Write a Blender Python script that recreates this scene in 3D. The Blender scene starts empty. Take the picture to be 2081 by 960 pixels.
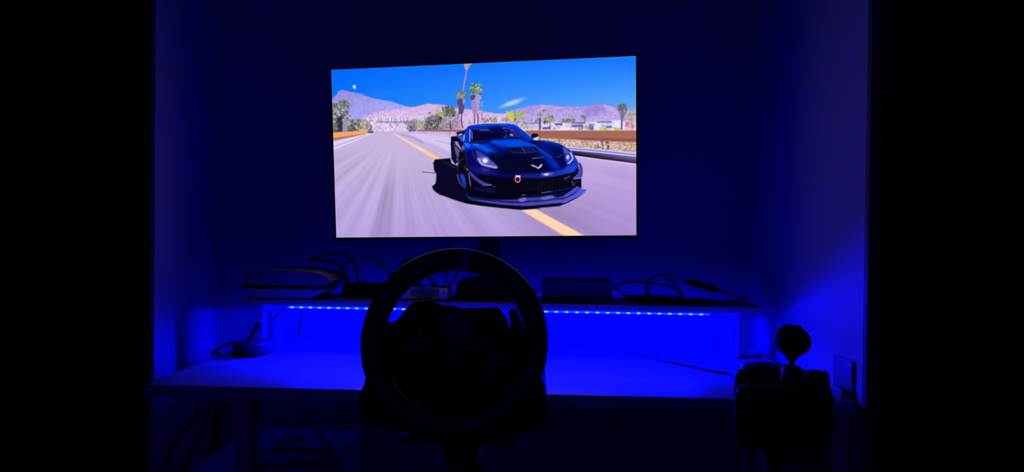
import bpy, bmesh, math, random
import numpy as np
from mathutils import Vector, Matrix

random.seed(7)
rng = np.random.default_rng(7)
S = bpy.context.scene
COL = S.collection

# ------------------------------------------------------------------ camera
F_PX, CX, CY = 1100.0, 1040.5, 480.0          # focal length and centre for a 2081 x 960 frame
EYE = np.array([0.0, 0.0, 1.107])
YAW, PITCH, ROLL = math.radians(2.5), math.radians(-0.55), 0.011
_f = np.array([-math.sin(YAW) * math.cos(PITCH), math.cos(YAW) * math.cos(PITCH), math.sin(PITCH)])
_r0 = np.array([math.cos(YAW), math.sin(YAW), 0.0])
_u0 = np.cross(_r0, _f)
_r = math.cos(ROLL) * _r0 + math.sin(ROLL) * _u0
_u = -math.sin(ROLL) * _r0 + math.cos(ROLL) * _u0
cam_data = bpy.data.cameras.new('camera')
cam_data.sensor_width = 36.0
cam_data.lens = F_PX / 2081.0 * 36.0
cam_data.clip_start = 0.05
cam = bpy.data.objects.new('camera', cam_data)
COL.objects.link(cam)
cam.matrix_world = Matrix(((_r[0], _u[0], -_f[0], EYE[0]), (_r[1], _u[1], -_f[1], EYE[1]),
                           (_r[2], _u[2], -_f[2], EYE[2]), (0, 0, 0, 1)))
S.camera = cam


def at(u, v, y=None, z=None):
    """photo pixel -> world point on the plane y = const or z = const"""
    d = _f + (u - CX) / F_PX * _r - (v - CY) / F_PX * _u
    t = (y - EYE[1]) / d[1] if y is not None else (z - EYE[2]) / d[2]
    return Vector((EYE + d * t).tolist())


# ------------------------------------------------------------------ world, exposure
world = bpy.data.worlds.new('night')
S.world = world
world.use_nodes = True
world.node_tree.nodes['Background'].inputs[0].default_value = (0, 0, 0, 1)
world.node_tree.nodes['Background'].inputs[1].default_value = 0.0
S.view_settings.view_transform = 'Standard'
S.view_settings.look = 'None'
S.view_settings.exposure = 0.0
S.view_settings.gamma = 1.0
S.view_settings.use_curve_mapping = False
S.cycles.max_bounces = 8
S.cycles.diffuse_bounces = 5
S.cycles.sample_clamp_indirect = 4.0

STRIP_BLUE = (1900.0, 1000.0)   # blue radiance of the left and right glowing strip (their light is almost pure blue)
SCREEN_GAIN = 1.0


# ------------------------------------------------------------------ materials
def mat(name, color, rough=0.5, metal=0.0, noise=0.0, nscale=40.0, bump=0.0, bscale=200.0, spec=0.5, coat=0.0):
    m = bpy.data.materials.new(name)
    m.use_nodes = True
    nt = m.node_tree
    b = nt.nodes['Principled BSDF']
    b.inputs['Roughness'].default_value = rough
    b.inputs['Metallic'].default_value = metal
    b.inputs['Specular IOR Level'].default_value = spec
    b.inputs['Coat Weight'].default_value = coat
    tc = nt.nodes.new('ShaderNodeTexCoord')
    n = nt.nodes.new('ShaderNodeTexNoise')
    n.inputs['Scale'].default_value = nscale
    n.inputs['Detail'].default_value = 4
    nt.links.new(tc.outputs['Object'], n.inputs['Vector'])
    r = nt.nodes.new('ShaderNodeValToRGB')
    k = noise
    r.color_ramp.elements[0].position = 0.3
    r.color_ramp.elements[1].position = 0.7
    r.color_ramp.elements[0].color = tuple(max(0, c * (1 - k)) for c in color) + (1,)
    r.color_ramp.elements[1].color = tuple(min(1, c * (1 + k)) for c in color) + (1,)
    nt.links.new(n.outputs['Fac'], r.inputs['Fac'])
    nt.links.new(r.outputs['Color'], b.inputs['Base Color'])
    if bump:
        n2 = nt.nodes.new('ShaderNodeTexNoise')
        n2.inputs['Scale'].default_value = bscale
        nt.links.new(tc.outputs['Object'], n2.inputs['Vector'])
        bp = nt.nodes.new('ShaderNodeBump')
        bp.inputs['Strength'].default_value = bump
        bp.inputs['Distance'].default_value = 0.002
        nt.links.new(n2.outputs['Fac'], bp.inputs['Height'])
        nt.links.new(bp.outputs['Normal'], b.inputs['Normal'])
    return m


def emit(name, color, strength):
    m = bpy.data.materials.new(name)
    m.use_nodes = True
    nt = m.node_tree
    nt.nodes.remove(nt.nodes['Principled BSDF'])
    e = nt.nodes.new('ShaderNodeEmission')
    e.inputs[0].default_value = tuple(color) + (1,)
    e.inputs[1].default_value = strength
    nt.links.new(e.outputs[0], nt.nodes['Material Output'].inputs[0])
    return m


M = dict(
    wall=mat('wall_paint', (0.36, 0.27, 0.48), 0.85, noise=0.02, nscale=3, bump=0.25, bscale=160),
    ceil=mat('ceiling_paint', (0.62, 0.60, 0.63), 0.9, noise=0.02),
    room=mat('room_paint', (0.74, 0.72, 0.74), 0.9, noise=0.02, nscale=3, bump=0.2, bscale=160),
    floor=mat('floor_carpet', (0.16, 0.14, 0.13), 0.95, noise=0.2, nscale=120, bump=0.5, bscale=400),
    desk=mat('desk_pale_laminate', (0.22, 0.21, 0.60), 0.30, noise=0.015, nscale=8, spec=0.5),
    shelf_white=mat('shelf_white_metal', (0.76, 0.76, 0.77), 0.45, noise=0.02),
    shelf_top=mat('shelf_dark_top', (0.11, 0.11, 0.12), 0.55, noise=0.15, nscale=25),
    black=mat('black_plastic', (0.011, 0.011, 0.012), 0.65, noise=0.2, nscale=90, spec=0.2),
    gloss=mat('black_gloss_plastic', (0.008, 0.008, 0.009), 0.22, noise=0.1),
    leather=mat('black_leather', (0.014, 0.014, 0.015), 0.42, noise=0.25, nscale=150, bump=0.25, bscale=500),
    rubber=mat('black_rubber', (0.010, 0.010, 0.011), 0.75, noise=0.2),
    cable=mat('black_cable', (0.014, 0.014, 0.016), 0.55, noise=0.2),
    greycable=mat('grey_cable', (0.16, 0.16, 0.18), 0.5, noise=0.1),
    whitecable=mat('white_cable', (0.6, 0.6, 0.62), 0.5, noise=0.05),
    steel=mat('brushed_steel', (0.55, 0.55, 0.57), 0.25, metal=1.0, noise=0.08, nscale=200),
    grey=mat('dark_grey_plastic', (0.05, 0.05, 0.055), 0.5, noise=0.1),
    marker=mat('grey_marker_leather', (0.30, 0.31, 0.36), 0.45, noise=0.1),
    lit_thread=mat('blue_lit_thread', (0.16, 0.17, 0.50), 0.6, noise=0.1),  # blue light on the rim's inner edge put into the colour
    white=mat('white_plastic', (0.72, 0.72, 0.74), 0.42, noise=0.02),
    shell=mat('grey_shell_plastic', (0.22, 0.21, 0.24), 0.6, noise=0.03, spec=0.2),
    leg=mat('grey_leg_paint', (0.36, 0.36, 0.37), 0.5, noise=0.03),
    box=mat('dark_box_card', (0.10, 0.10, 0.12), 0.6, noise=0.1),
    stand=mat('stand_black_steel', (0.014, 0.014, 0.016), 0.7, noise=0.15, spec=0.2),
    trim=mat('trim_shaded_paint', (0.06, 0.06, 0.065), 0.6, noise=0.05),  # shade on the camera-facing wall end put into the colour
    led=emit('led_lens', (0.11, 0.62, 1.0), 1.3),
    tape_a=emit('led_tape_glow', (0.010, 0.085, STRIP_BLUE[0]), 1.0),
    tape_b=emit('led_tape_glow_far', (0.010, 0.085, STRIP_BLUE[1]), 1.0),
)


# ------------------------------------------------------------------ object helpers
def link(name, bm, m, parent=None, smooth=True, angle=40):
    me = bpy.data.meshes.new(name)
    bmesh.ops.recalc_face_normals(bm, faces=bm.faces)
    bm.to_mesh(me)
    bm.free()
    me.materials.append(m)
    if smooth:
        for p in me.polygons:
            p.use_smooth = True
        try:
            me.set_sharp_from_angle(angle=math.radians(angle))
        except Exception:
            pass
    o = bpy.data.objects.new(name, me)
    COL.objects.link(o)
    if parent is not None:
        o.parent = parent
    return o


def thing(name, label, cat, loc=(0, 0, 0), rotz=0.0, group=None, matrix=None):
    o = bpy.data.objects.new(name, None)
    o.empty_display_size = 0.05
    COL.objects.link(o)
    if matrix is not None:
        o.matrix_world = matrix
    else:
        o.location = loc
        o.rotation_euler = (0, 0, rotz)
    return tag(o, label, cat, group)


def tag(o, label, cat, group=None):
    o['label'] = label
    o['category'] = cat
    if group:
        o['group'] = group
    return o


def struct(o):
    o['kind'] = 'structure'
    return o


def box(x0, x1, y0, y1, z0, z1, bev=0.0, seg=2, bm=None):
    bm = bm or bmesh.new()
    vs = [bm.verts.new((x, y, z)) for x in (x0, x1) for y in (y0, y1) for z in (z0, z1)]
    idx = [(0, 1, 3, 2), (4, 6, 7, 5), (0, 4, 5, 1), (2, 3, 7, 6), (0, 2, 6, 4), (1, 5, 7, 3)]
    fs = [bm.faces.new([vs[i] for i in f]) for f in idx]
    if bev:
        es = list({e for f in fs for e in f.edges})
        bmesh.ops.bevel(bm, geom=es, offset=bev, segments=seg, affect='EDGES', profile=0.5)
    return bm


def smooth_path(pts, n=10):
    P = [Vector(p) for p in pts]
    if len(P) < 3:
        return P
    P = [P[0] * 2 - P[1]] + P + [P[-1] * 2 - P[-2]]
    out = []
    for i in range(1, len(P) - 2):
        a, b, c, d = P[i - 1:i + 3]
        for k in range(n):
            t = k / n
            out.append(0.5 * ((2 * b) + (c - a) * t + (2 * a - 5 * b + 4 * c - d) * t * t + (3 * b - a - 3 * c + d) * t ** 3))
    out.append(P[-2])
    return out


def tube(pts, r, sides=8, n=10, bm=None, closed=False):
    bm = bm or bmesh.new()
    P = smooth_path(pts, n) if n > 1 else [Vector(p) for p in pts]
    rad = r if callable(r) else (lambda t: r)
    rings = []
    up = None
    for i, p in enumerate(P):
        d = (P[min(i + 1, len(P) - 1)] - P[max(i - 1, 0)])
        if d.length < 1e-9:
            d = Vector((0, 0, 1))
        d.normalize()
        if up is None:
            up = d.orthogonal().normalized()
        up = (up - d * up.dot(d))
        if up.length < 1e-6:
            up = d.orthogonal()
        up.normalize()
        s = d.cross(up)
        rr = rad(i / max(1, len(P) - 1))
        rings.append([bm.verts.new(p + (up * math.cos(a) + s * math.sin(a)) * rr)
                      for a in (2 * math.pi * k / sides for k in range(sides))])
    for A, B in zip(rings, rings[1:]):
        for k in range(sides):
            bm.faces.new((A[k], A[(k + 1) % sides], B[(k + 1) % sides], B[k]))
    bm.faces.new(rings[0][::-1])
    bm.faces.new(rings[-1])
    return bm


def lathe(prof, seg=32, origin=(0, 0, 0), axis='z', bm=None):
    """prof: list of (radius, height)"""
    bm = bm or bmesh.new()
    ox, oy, oz = origin
    rings = []
    for r, h in prof:
        ring = []
        for k in range(seg):
            a = 2 * math.pi * k / seg
            x, y = r * math.cos(a), r * math.sin(a)
            q = (x, y, h) if axis == 'z' else ((x, h, y) if axis == 'y' else (h, x, y))
            ring.append(bm.verts.new((q[0] + ox, q[1] + oy, q[2] + oz)))
        rings.append(ring)
    for A, B in zip(rings, rings[1:]):
        for k in range(seg):
            bm.faces.new((A[k], A[(k + 1) % seg], B[(k + 1) % seg], B[k]))
    bm.faces.new(rings[0][::-1])
    bm.faces.new(rings[-1])
    return bm


def prism(poly, h0, h1, bev=0.0, seg=2, plane='xy', bm=None):
    """extruded polygon; plane gives the two axes of poly"""
    bm = bm or bmesh.new()

    def co(p, h):
        if plane == 'xy':
            return (p[0], p[1], h)
        if plane == 'xz':
            return (p[0], h, p[1])
        return (h, p[0], p[1])
    A = [bm.verts.new(co(p, h0)) for p in poly]
    B = [bm.verts.new(co(p, h1)) for p in poly]
    n = len(poly)
    f0 = bm.faces.new(A[::-1])
    f1 = bm.faces.new(B)
    for k in range(n):
        bm.faces.new((A[k], A[(k + 1) % n], B[(k + 1) % n], B[k]))
    if bev:
        es = list(set(f0.edges) | set(f1.edges))
        bmesh.ops.bevel(bm, geom=es, offset=bev, segments=seg, affect='EDGES', profile=0.5)
    return bm


def ellipsoid(c, rx, ry, rz, u=24, v=14, bm=None, power=1.0):
    bm = bm or bmesh.new()
    g = bmesh.ops.create_uvsphere(bm, u_segments=u, v_segments=v, radius=1.0)
    for vert in g['verts']:
        p = vert.co
        q = [math.copysign(abs(k) ** power, k) for k in p]
        vert.co = Vector((c[0] + q[0] * rx, c[1] + q[1] * ry, c[2] + q[2] * rz))
    return bm


def torus(R, rr, rz, z=0.0, a0=0.0, a1=2 * math.pi, nu=96, nv=16, bm=None, fn=None):
    """ring in the local xy plane; rr radial half width, rz half thickness"""
    bm = bm or bmesh.new()
    full = abs(a1 - a0 - 2 * math.pi) < 1e-6
    rings = []
    cnt = nu if full else nu + 1
    for i in range(cnt):
        a = a0 + (a1 - a0) * i / nu
        k = fn(a) if fn else 1.0
        ring = []
        for j in range(nv):
            b = 2 * math.pi * j / nv
            R1 = R + rr * k * math.cos(b)
            ring.append(bm.verts.new((R1 * math.cos(a), R1 * math.sin(a), z + rz * k * math.sin(b))))
        rings.append(ring)
    m = len(rings)
    for i in range(m if full else m - 1):
        A, B = rings[i], rings[(i + 1) % m]
        for j in range(nv):
            bm.faces.new((A[j], A[(j + 1) % nv], B[(j + 1) % nv], B[j]))
    if not full:
        bm.faces.new(rings[0][::-1])
        bm.faces.new(rings[-1])
    return bm


def simple(name, bm, m, label, cat, group=None, smooth=True):
    return tag(link(name, bm, m, smooth=smooth), label, cat, group)


# ------------------------------------------------------------------ the room
DZ = 0.74                       # desk height
XL, XR, YB = -1.115, 0.712, 1.84
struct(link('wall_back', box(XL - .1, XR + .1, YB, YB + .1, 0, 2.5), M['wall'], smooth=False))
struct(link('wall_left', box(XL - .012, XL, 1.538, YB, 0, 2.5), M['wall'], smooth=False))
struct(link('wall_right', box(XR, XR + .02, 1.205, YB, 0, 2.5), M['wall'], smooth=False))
struct(link('trim_1', box(XR - .001, XR + .024, 1.19, 1.205, 0, 2.5, .002), M['trim'], smooth=False))
struct(link('floor', box(-2.2, 2.0, -1.6, YB, -.05, 0), M['floor'], smooth=False))
struct(link('ceiling', box(-2.2, 2.0, -1.6, YB, 2.5, 2.55), M['ceil'], smooth=False))
struct(link('wall_front', box(-2.2, 2.0, -1.7, -1.6, 0, 2.5), M['room'], smooth=False))

# ------------------------------------------------------------------ desk
DXL, DXR, DY0, DY1 = -0.905, 0.708, 1.215, 1.815
desk = thing('desk', 'wide pale desk along the back wall carrying the shelf riser', 'desk', (-.11, 1.5, 0))
inv = Matrix.Translation((.11, -1.5, 0))


def child(o, parent):
    """parent while keeping world coordinates written into the mesh"""
    o.parent = parent
    o.matrix_parent_inverse = parent.matrix_world.inverted()
    return o


bpy.context.view_layer.update()
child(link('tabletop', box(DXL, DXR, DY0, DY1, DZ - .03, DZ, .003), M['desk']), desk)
for (x, y) in ((-.697, 1.235), (.672, 1.235), (-.697, 1.75), (.672, 1.75)):
    lg = child(link('leg', box(x, x + .035, y, y + .035, 0, DZ - .03, .003), M['leg']), desk)
child(link('rail', box(-.66, .67, 1.74, 1.765, DZ - .09, DZ - .03, .003), M['shelf_white']), desk)

# ------------------------------------------------------------------ shelf riser on the desk
SX0, SX1, SY0, SY1 = -0.889, 0.662, 1.598, 1.775
SZ0, SZ1 = 0.874, 0.892
riser = thing('shelf_riser', 'long low pale shelf riser with dark top standing on the desk', 'shelf', (-.11, 1.7, DZ))
bpy.context.view_layer.update()
child(link('shelf_board', box(SX0, SX1, SY0, SY1, SZ0, SZ1, .002), M['shelf_white']), riser)
child(link('top_sheet', box(SX0 + .001, SX1 - .001, SY0 + .001, SY1 - .001, SZ1, SZ1 + .0015), M['shelf_top'], smooth=False), riser)


def side_frame(x, w=.022):
    """leg frame: front post, rear post, top rail with a rounded corner between them"""
    y0, y1, zt = SY0 + .024, SY1 - .004, SZ0
    t = .030
    outer = [(y0, DZ), (y0 + t, DZ)]
    zi = zt - .022
    R = .024
    pts = outer + [(y0 + t, zi - R)]
    for k in range(1, 7):
        a = math.pi - k * math.pi / 12
        pts.append((y0 + t + R + R * math.cos(a), zi - R + R * math.sin(a)))
    for k in range(0, 7):
        a = math.pi / 2 - k * math.pi / 12
        pts.append((y1 - t - R + R * math.cos(a), zi - R + R * math.sin(a)))
    pts += [(y1 - t, DZ), (y1, DZ), (y1, zt), (y0, zt)]
    return prism(pts, x, x + w, plane='yz')


child(link('side_frame', side_frame(-.858, .026), M['shelf_white'], smooth=False), riser)
child(link('side_frame', side_frame(.602, .026), M['shelf_white'], smooth=False), riser)
for x in (SX0 + .02, SX1 - .015):
    child(link('screw', lathe([(.003, 0), (.003, -.0015), (.001, -.0022)], 10, (x, SY0, SZ0 + .008), 'y'), M['steel']), riser)


# ------------------------------------------------------------------ LED strips under the front edge
def led_strip(xa, xb, pitch, label, glow):
    y, z = SY0 + .013, SZ0 - .0066
    t = thing('led_strip', label, 'light strip', ((xa + xb) / 2, y, z), group='blue LED strips under the shelf')
    L = (xb - xa)
    link('tape', box(-L / 2, L / 2, 0, .004, -.002, .002), M[glow], t, smooth=False)
    for k in range(4):
        xk = -L / 2 + L * (k + .5) / 4
        link('clip', box(xk - .003, xk + .003, .0042, .0056, -.002, .0066), M['shelf_white'], t, smooth=False)
    n = int(L / pitch)
    me = None
    for k in range(n):
        x = -L / 2 + pitch * (k + .5)
        if me is None:
            o = link('led', ellipsoid((0, 0, 0), .0065, .0016, .0026, 10, 6), M['led'], t)
            me = o.data
        else:
            o = bpy.data.objects.new('led', me)
            COL.objects.link(o)
            o.parent = t
        o.location = (x, -.0012, 0)
    return t


led_strip(-.750, -.207, .0284, 'glowing blue LED strip under the left half of the shelf edge', 'tape_a')
led_strip(-.042, .513, .0303, 'glowing blue LED strip under the right half of the shelf edge', 'tape_b')


# ------------------------------------------------------------------ the picture on the display (flat print, computed here)
U0, V0, K = 664, 104, 2          # canvas origin in the picture frame, pixels per unit
CW, CH = 640 * K, 392 * K
IMG = np.zeros((CH, CW, 3), np.float32)
_vv, _uu = np.mgrid[0:CH, 0:CW].astype(np.float32)
_uu = _uu / K + U0
_vv = _vv / K + V0


def blur1(a, r):
    r = int(round(r))
    if r < 1:
        return a
    for ax in (0, 1):
        for _ in range(2):
            p = np.pad(a, [(r + 1, r) if i == ax else (0, 0) for i in range(a.ndim)], mode='edge')
            c = np.cumsum(p, axis=ax, dtype=np.float64)
            n = a.shape[ax]
            hi = np.take(c, range(2 * r + 1, 2 * r + 1 + n), axis=ax)
            lo = np.take(c, range(0, n), axis=ax)
            a = ((hi - lo) / (2 * r + 1)).astype(np.float32)
    return a


def noise2(h, w, cell, seed=0):
    g = np.random.default_rng(seed)
    gh, gw = int(h / cell) + 3, int(w / cell) + 3
    a = g.random((gh, gw)).astype(np.float32)
    y = np.arange(h) / cell
    x = np.arange(w) / cell
    yi, xi = y.astype(int), x.astype(int)
    fy, fx = (y - yi)[:, None], (x - xi)[None, :]
    fy = fy * fy * (3 - 2 * fy)
    fx = fx * fx * (3 - 2 * fx)
    A = a[yi][:, xi]
    B = a[yi][:, xi + 1]
    C = a[yi + 1][:, xi]
    D = a[yi + 1][:, xi + 1]
    return (A * (1 - fx) + B * fx) * (1 - fy) + (C * (1 - fx) + D * fx) * fy


def crom(pts, n=6, closed=True):
    P = [np.array(p, float) for p in pts]
    m = len(P)
    out = []
    rngi = range(m) if closed else range(m - 1)
    for i in rngi:
        if closed:
            a, b, c, d = P[(i - 1) % m], P[i], P[(i + 1) % m], P[(i + 2) % m]
        else:
            a, b, c, d = P[max(i - 1, 0)], P[i], P[i + 1], P[min(i + 2, m - 1)]
        for k in range(n):
            t = k / n
            out.append(0.5 * ((2 * b) + (c - a) * t + (2 * a - 5 * b + 4 * c - d) * t * t + (3 * b - a - 3 * c + d) * t ** 3))
    if not closed:
        out.append(P[-1])
    return [tuple(p) for p in out]


def mask_of(poly, pad):
    us = [p[0] for p in poly]
    vs = [p[1] for p in poly]
    a0 = max(0, int((min(us) - U0) * K) - pad)
    a1 = min(CW, int((max(us) - U0) * K) + pad + 2)
    b0 = max(0, int((min(vs) - V0) * K) - pad)
    b1 = min(CH, int((max(vs) - V0) * K) + pad + 2)
    if a1 <= a0 or b1 <= b0:
        return None
    n = len(poly)
    sub = 2
    xs = (np.arange(a0 * sub, a1 * sub) + .5) / sub / K + U0
    m = np.zeros(((b1 - b0) * sub, len(xs)), bool)
    for row in range((b1 - b0) * sub):
        y = (b0 + (row + .5) / sub) / K + V0
        cr = []
        for k in range(n):
            x1, y1 = poly[k]
            x2, y2 = poly[(k + 1) % n]
            if (y1 > y) != (y2 > y):
                cr.append(x1 + (y - y1) / (y2 - y1) * (x2 - x1))
        cr.sort()
        for p, q in zip(cr[::2], cr[1::2]):
            i0 = np.searchsorted(xs, p)
            i1 = np.searchsorted(xs, q)
            m[row, i0:i1] = True
    mm = m.reshape(b1 - b0, sub, a1 - a0, sub).mean((1, 3)).astype(np.float32)
    return mm, a0, a1, b0, b1


def paint(poly, color, alpha=1.0, blur=0.0, smooth=False, noise=0.0, cell=3.0, seed=1, to=None, gdir=None):
    """fill a polygon (picture units); to/gdir: linear gradient to a second colour from point gdir[0] to gdir[1]"""
    if smooth:
        poly = crom(poly)
    r = mask_of(poly, int(blur * K * 3) + 2)
    if r is None:
        return
    m, a0, a1, b0, b1 = r
    if blur:
        m = blur1(m, blur * K)
    c = np.array(color, np.float32)[None, None, :]
    if to is not None:
        (gx0, gy0), (gx1, gy1) = gdir
        uu = _uu[b0:b1, a0:a1]
        vv = _vv[b0:b1, a0:a1]
        t = ((uu - gx0) * (gx1 - gx0) + (vv - gy0) * (gy1 - gy0)) / ((gx1 - gx0) ** 2 + (gy1 - gy0) ** 2)
        t = np.clip(t, 0, 1)[..., None]
        c = c * (1 - t) + np.array(to, np.float32)[None, None, :] * t
    if noise:
        nz = noise2(b1 - b0, a1 - a0, cell * K, seed) - .5 + .5 * (noise2(b1 - b0, a1 - a0, cell * K / 2.3, seed + 9) - .5)
        c = c * (1 + noise * nz[..., None])
    a = (m * alpha)[..., None]
    reg = IMG[b0:b1, a0:a1]
    IMG[b0:b1, a0:a1] = reg * (1 - a) + c * a


def stroke(pts, w, color, alpha=1.0, blur=0.0, w1=None, smooth=True):
    P = crom(pts, 6, False) if smooth and len(pts) > 2 else pts
    w1 = w if w1 is None else w1
    L, R = [], []
    n = len(P)
    for i in range(n):
        x0, y0 = P[max(0, i - 1)]
        x1, y1 = P[min(n - 1, i + 1)]
        d = math.hypot(x1 - x0, y1 - y0) or 1
        nx, ny = -(y1 - y0) / d, (x1 - x0) / d
        ww = (w + (w1 - w) * i / max(1, n - 1)) / 2
        L.append((P[i][0] + nx * ww, P[i][1] + ny * ww))
        R.append((P[i][0] - nx * ww, P[i][1] - ny * ww))
    paint(L + R[::-1], color, alpha, blur)


def disc(c, rx, ry, color, alpha=1.0, blur=0.0, rot=0.0):
    n = 18
    cr, sr = math.cos(rot), math.sin(rot)
    paint([(c[0] + rx * math.cos(a) * cr - ry * math.sin(a) * sr, c[1] + rx * math.cos(a) * sr + ry * math.sin(a) * cr)
           for a in (2 * math.pi * k / n for k in range(n))], color, alpha, blur)


def fr(u0, v0, s):
    """frame of a detail view: maps its own coordinates to picture units"""
    return lambda *pts: [(u0 + x * s, v0 + y * s) for x, y in pts]


Z1 = fr(670, 160, .1354)
Z2 = fr(800, 190, .11457)
Z3 = fr(910, 120, .14577)
Z4 = fr(1040, 190, .11457)
Z5 = fr(1160, 190, .15625)
E5 = fr(860, 230, .21875)
C6 = fr(910, 245, .104167)
C7 = fr(1040, 245, .11461)
C8 = fr(850, 310, .11461)
G1 = fr(930, 330, .104167)
G2 = fr(1060, 330, .104167)
R3 = fr(670, 260, .14588)
B4 = fr(1040, 410, .124964)

PR = random.Random(3)


def foliage(x0, x1, y0, y1, n, pal, r0=.7, r1=2.2, seed=0):
    p = random.Random(seed)
    for _ in range(n):
        disc((p.uniform(x0, x1), p.uniform(y0, y1)), p.uniform(r0, r1), p.uniform(r0, r1) * .8, p.choice(pal),
             p.uniform(.5, .95), .3, p.uniform(0, 3))


def palm_crown(c, r, n, pal, droop=.5, seed=0, w=1.3):
    p = random.Random(seed)
    for k in range(n):
        a = math.pi * 2 * k / n + p.uniform(-.2, .2)
        rr = r * p.uniform(.75, 1.1)
        ex, ey = c[0] + rr * math.cos(a), c[1] + rr * math.sin(a) * .8 + droop * abs(math.cos(a)) * rr * .5
        mx, my = c[0] + .55 * rr * math.cos(a), c[1] + .6 * rr * math.sin(a) * .8 - .15 * rr
        stroke([c, (mx, my), (ex, ey)], w, p.choice(pal), .9, .25, .4)


def draw_picture():
    # sky
    a = np.clip((_uu - 674) / 620, 0, 1)
    h = np.clip((_vv - 118) / 105, 0, 1)
    IMG[..., 0] = 0 + 25 * a + 70 * a * h ** 1.3 + 8 * h
    IMG[..., 1] = 98 + 22 * h + 22 * a + 28 * a * h
    IMG[..., 2] = 253
    # thin high cloud right of the palms and a faint one left
    paint([(1013, 220), (1030, 209), (1048, 202), (1072, 198), (1060, 206), (1052, 212), (1030, 218)], (170, 195, 255), .75, 1.6)
    paint([(1022, 216), (1040, 206), (1054, 203), (1056, 208), (1044, 213)], (205, 215, 255), .6, 1.2)
    paint([(745, 190), (790, 186), (800, 192), (760, 197)], (70, 130, 250), .3, 3)
    # moon-like balloon
    disc((721, 176.5), 3.4, 3.6, (215, 225, 255), .95, .5)
    disc((722, 179), 2, 2.4, (250, 240, 245), .8, .4)
    disc((719.5, 177.5), 1.2, 1.5, (150, 175, 250), .7, .4)
    # far mountain, left
    far = Z1((-40, 330), (40, 300), (100, 250), (150, 180), (200, 168), (270, 185), (350, 205), (480, 230), (560, 265), (680, 300),
             (860, 330), (950, 350), (1034, 380)) + [(825, 216), (838, 219), (838, 262), (670, 262)]
    paint(far, (150, 142, 228), 1, .5, noise=.10, cell=4, seed=5, to=(170, 165, 246), gdir=((700, 185), (720, 245)))
    for k in range(46):
        x = PR.uniform(690, 800)
        top = 186 + max(0, (x - 700)) * .25
        y = top + PR.uniform(3, 35)
        stroke([(x, y), (x + PR.uniform(4, 10), y + PR.uniform(3, 8))], 1.2, PR.choice([(132, 122, 212), (176, 165, 238), (165, 150, 225)]), .45, .6)
    # pink hill, middle
    hill = [(736, 243), (738, 241), (754, 234), (759, 229), (773, 226), (792, 224), (815, 222), (834, 218.6), (848, 217), (859.6, 213.5),
            (871, 210.6), (882.5, 212), (903, 213.5), (914.6, 216), (932, 220), (960, 223), (987, 227), (1009, 231), (1030, 231),
            (1060, 236), (1060, 268), (730, 268)]
    paint(hill, (212, 176, 228), 1, .5, noise=.13, cell=3, seed=8, to=(226, 200, 240), gdir=((0, 215), (0, 262)))
    for _ in range(170):
        x = PR.uniform(745, 1000)
        y = PR.uniform(222 if x < 850 else 216, 250)
        c = PR.choice([(95, 85, 135), (120, 105, 150), (150, 120, 180), (240, 215, 245), (235, 195, 235)])
        disc((x, y), PR.uniform(.6, 1.4), PR.uniform(.6, 1.2), c, .5, .4)
    # right mountains
    rm = [(1028, 240), (1036, 229), (1046, 223), (1069, 218), (1086, 214), (1104, 213), (1120, 214.6), (1137, 217), (1155, 216),
          (1169, 217), (1188, 216.6), (1202, 214), (1219, 212), (1230, 212), (1243, 216), (1257, 220), (1276, 220), (1296, 224),
          (1296, 268), (1028, 268)]
    paint(rm, (172, 150, 224), 1, .5, noise=.16, cell=3.5, seed=11, to=(198, 180, 240), gdir=((0, 214), (0, 258)))
    paint(Z5((150, 230), (250, 165), (380, 145), (420, 170), (480, 260), (380, 250), (300, 300), (200, 300)), (140, 120, 205), .5, 2.5)
    paint(Z5((440, 150), (530, 170), (640, 290), (600, 290), (520, 240), (470, 200)), (222, 180, 228), .6, 1.5)
    paint(Z4((500, 205), (700, 220), (900, 250), (850, 290), (650, 250), (520, 250)), (205, 172, 232), .6, 2)
    paint(Z4((150, 290), (350, 215), (480, 240), (420, 330), (300, 360), (180, 370)), (152, 130, 212), .4, 2.5)
    for _ in range(120):
        x = PR.uniform(1060, 1292)
        y = PR.uniform(220, 248)
        disc((x, y), PR.uniform(.6, 1.8), PR.uniform(.5, 1.1), PR.choice([(132, 115, 196), (215, 195, 245), (150, 130, 205), (120, 105, 170)]), .35, .5)
    for k in range(12):
        x = 1192 + k * 6.2 + PR.uniform(-2, 2)
        y = 214 - 2 * math.sin(k / 11 * 3.1) + max(0, k - 7) * 1.1
        stroke([(x, y - 2), (x, y + 2)], 1, (110, 110, 170), .7, .2)
    # bright desert town strip along the horizon
    paint([(745, 240), (830, 238), (905, 245), (905, 272), (745, 272)], (226, 208, 242), .8, 2, noise=.3, cell=2, seed=21)
    for _ in range(260):
        x = PR.uniform(748, 905)
        y = PR.uniform(246, 268)
        c = PR.choice([(250, 240, 255), (245, 225, 250), (175, 150, 200), (150, 140, 185), (120, 125, 150), (230, 200, 235)])
        disc((x, y), PR.uniform(.6, 1.6), PR.uniform(.8, 2.4), c, .65, .25)
    for x in (770, 776, 785, 789, 797, 802, 806, 815, 822, 828):
        stroke([(x, 238 + PR.uniform(0, 3)), (x + .5, 250)], 1.6, (130, 115, 175), .7, .4)
        stroke([(x - 2, 249), (x + 4, 249)], 1.3, (120, 125, 140), .7, .4)
    paint([(765, 247), (825, 247), (860, 249), (860, 251.5), (765, 250.5)], (135, 140, 160), .6, .6)
    # houses on the right
    paint([(1060, 251), (1292, 247), (1292, 268), (1060, 268)], (222, 208, 244), 1, .8, noise=.25, cell=3, seed=31)
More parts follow.
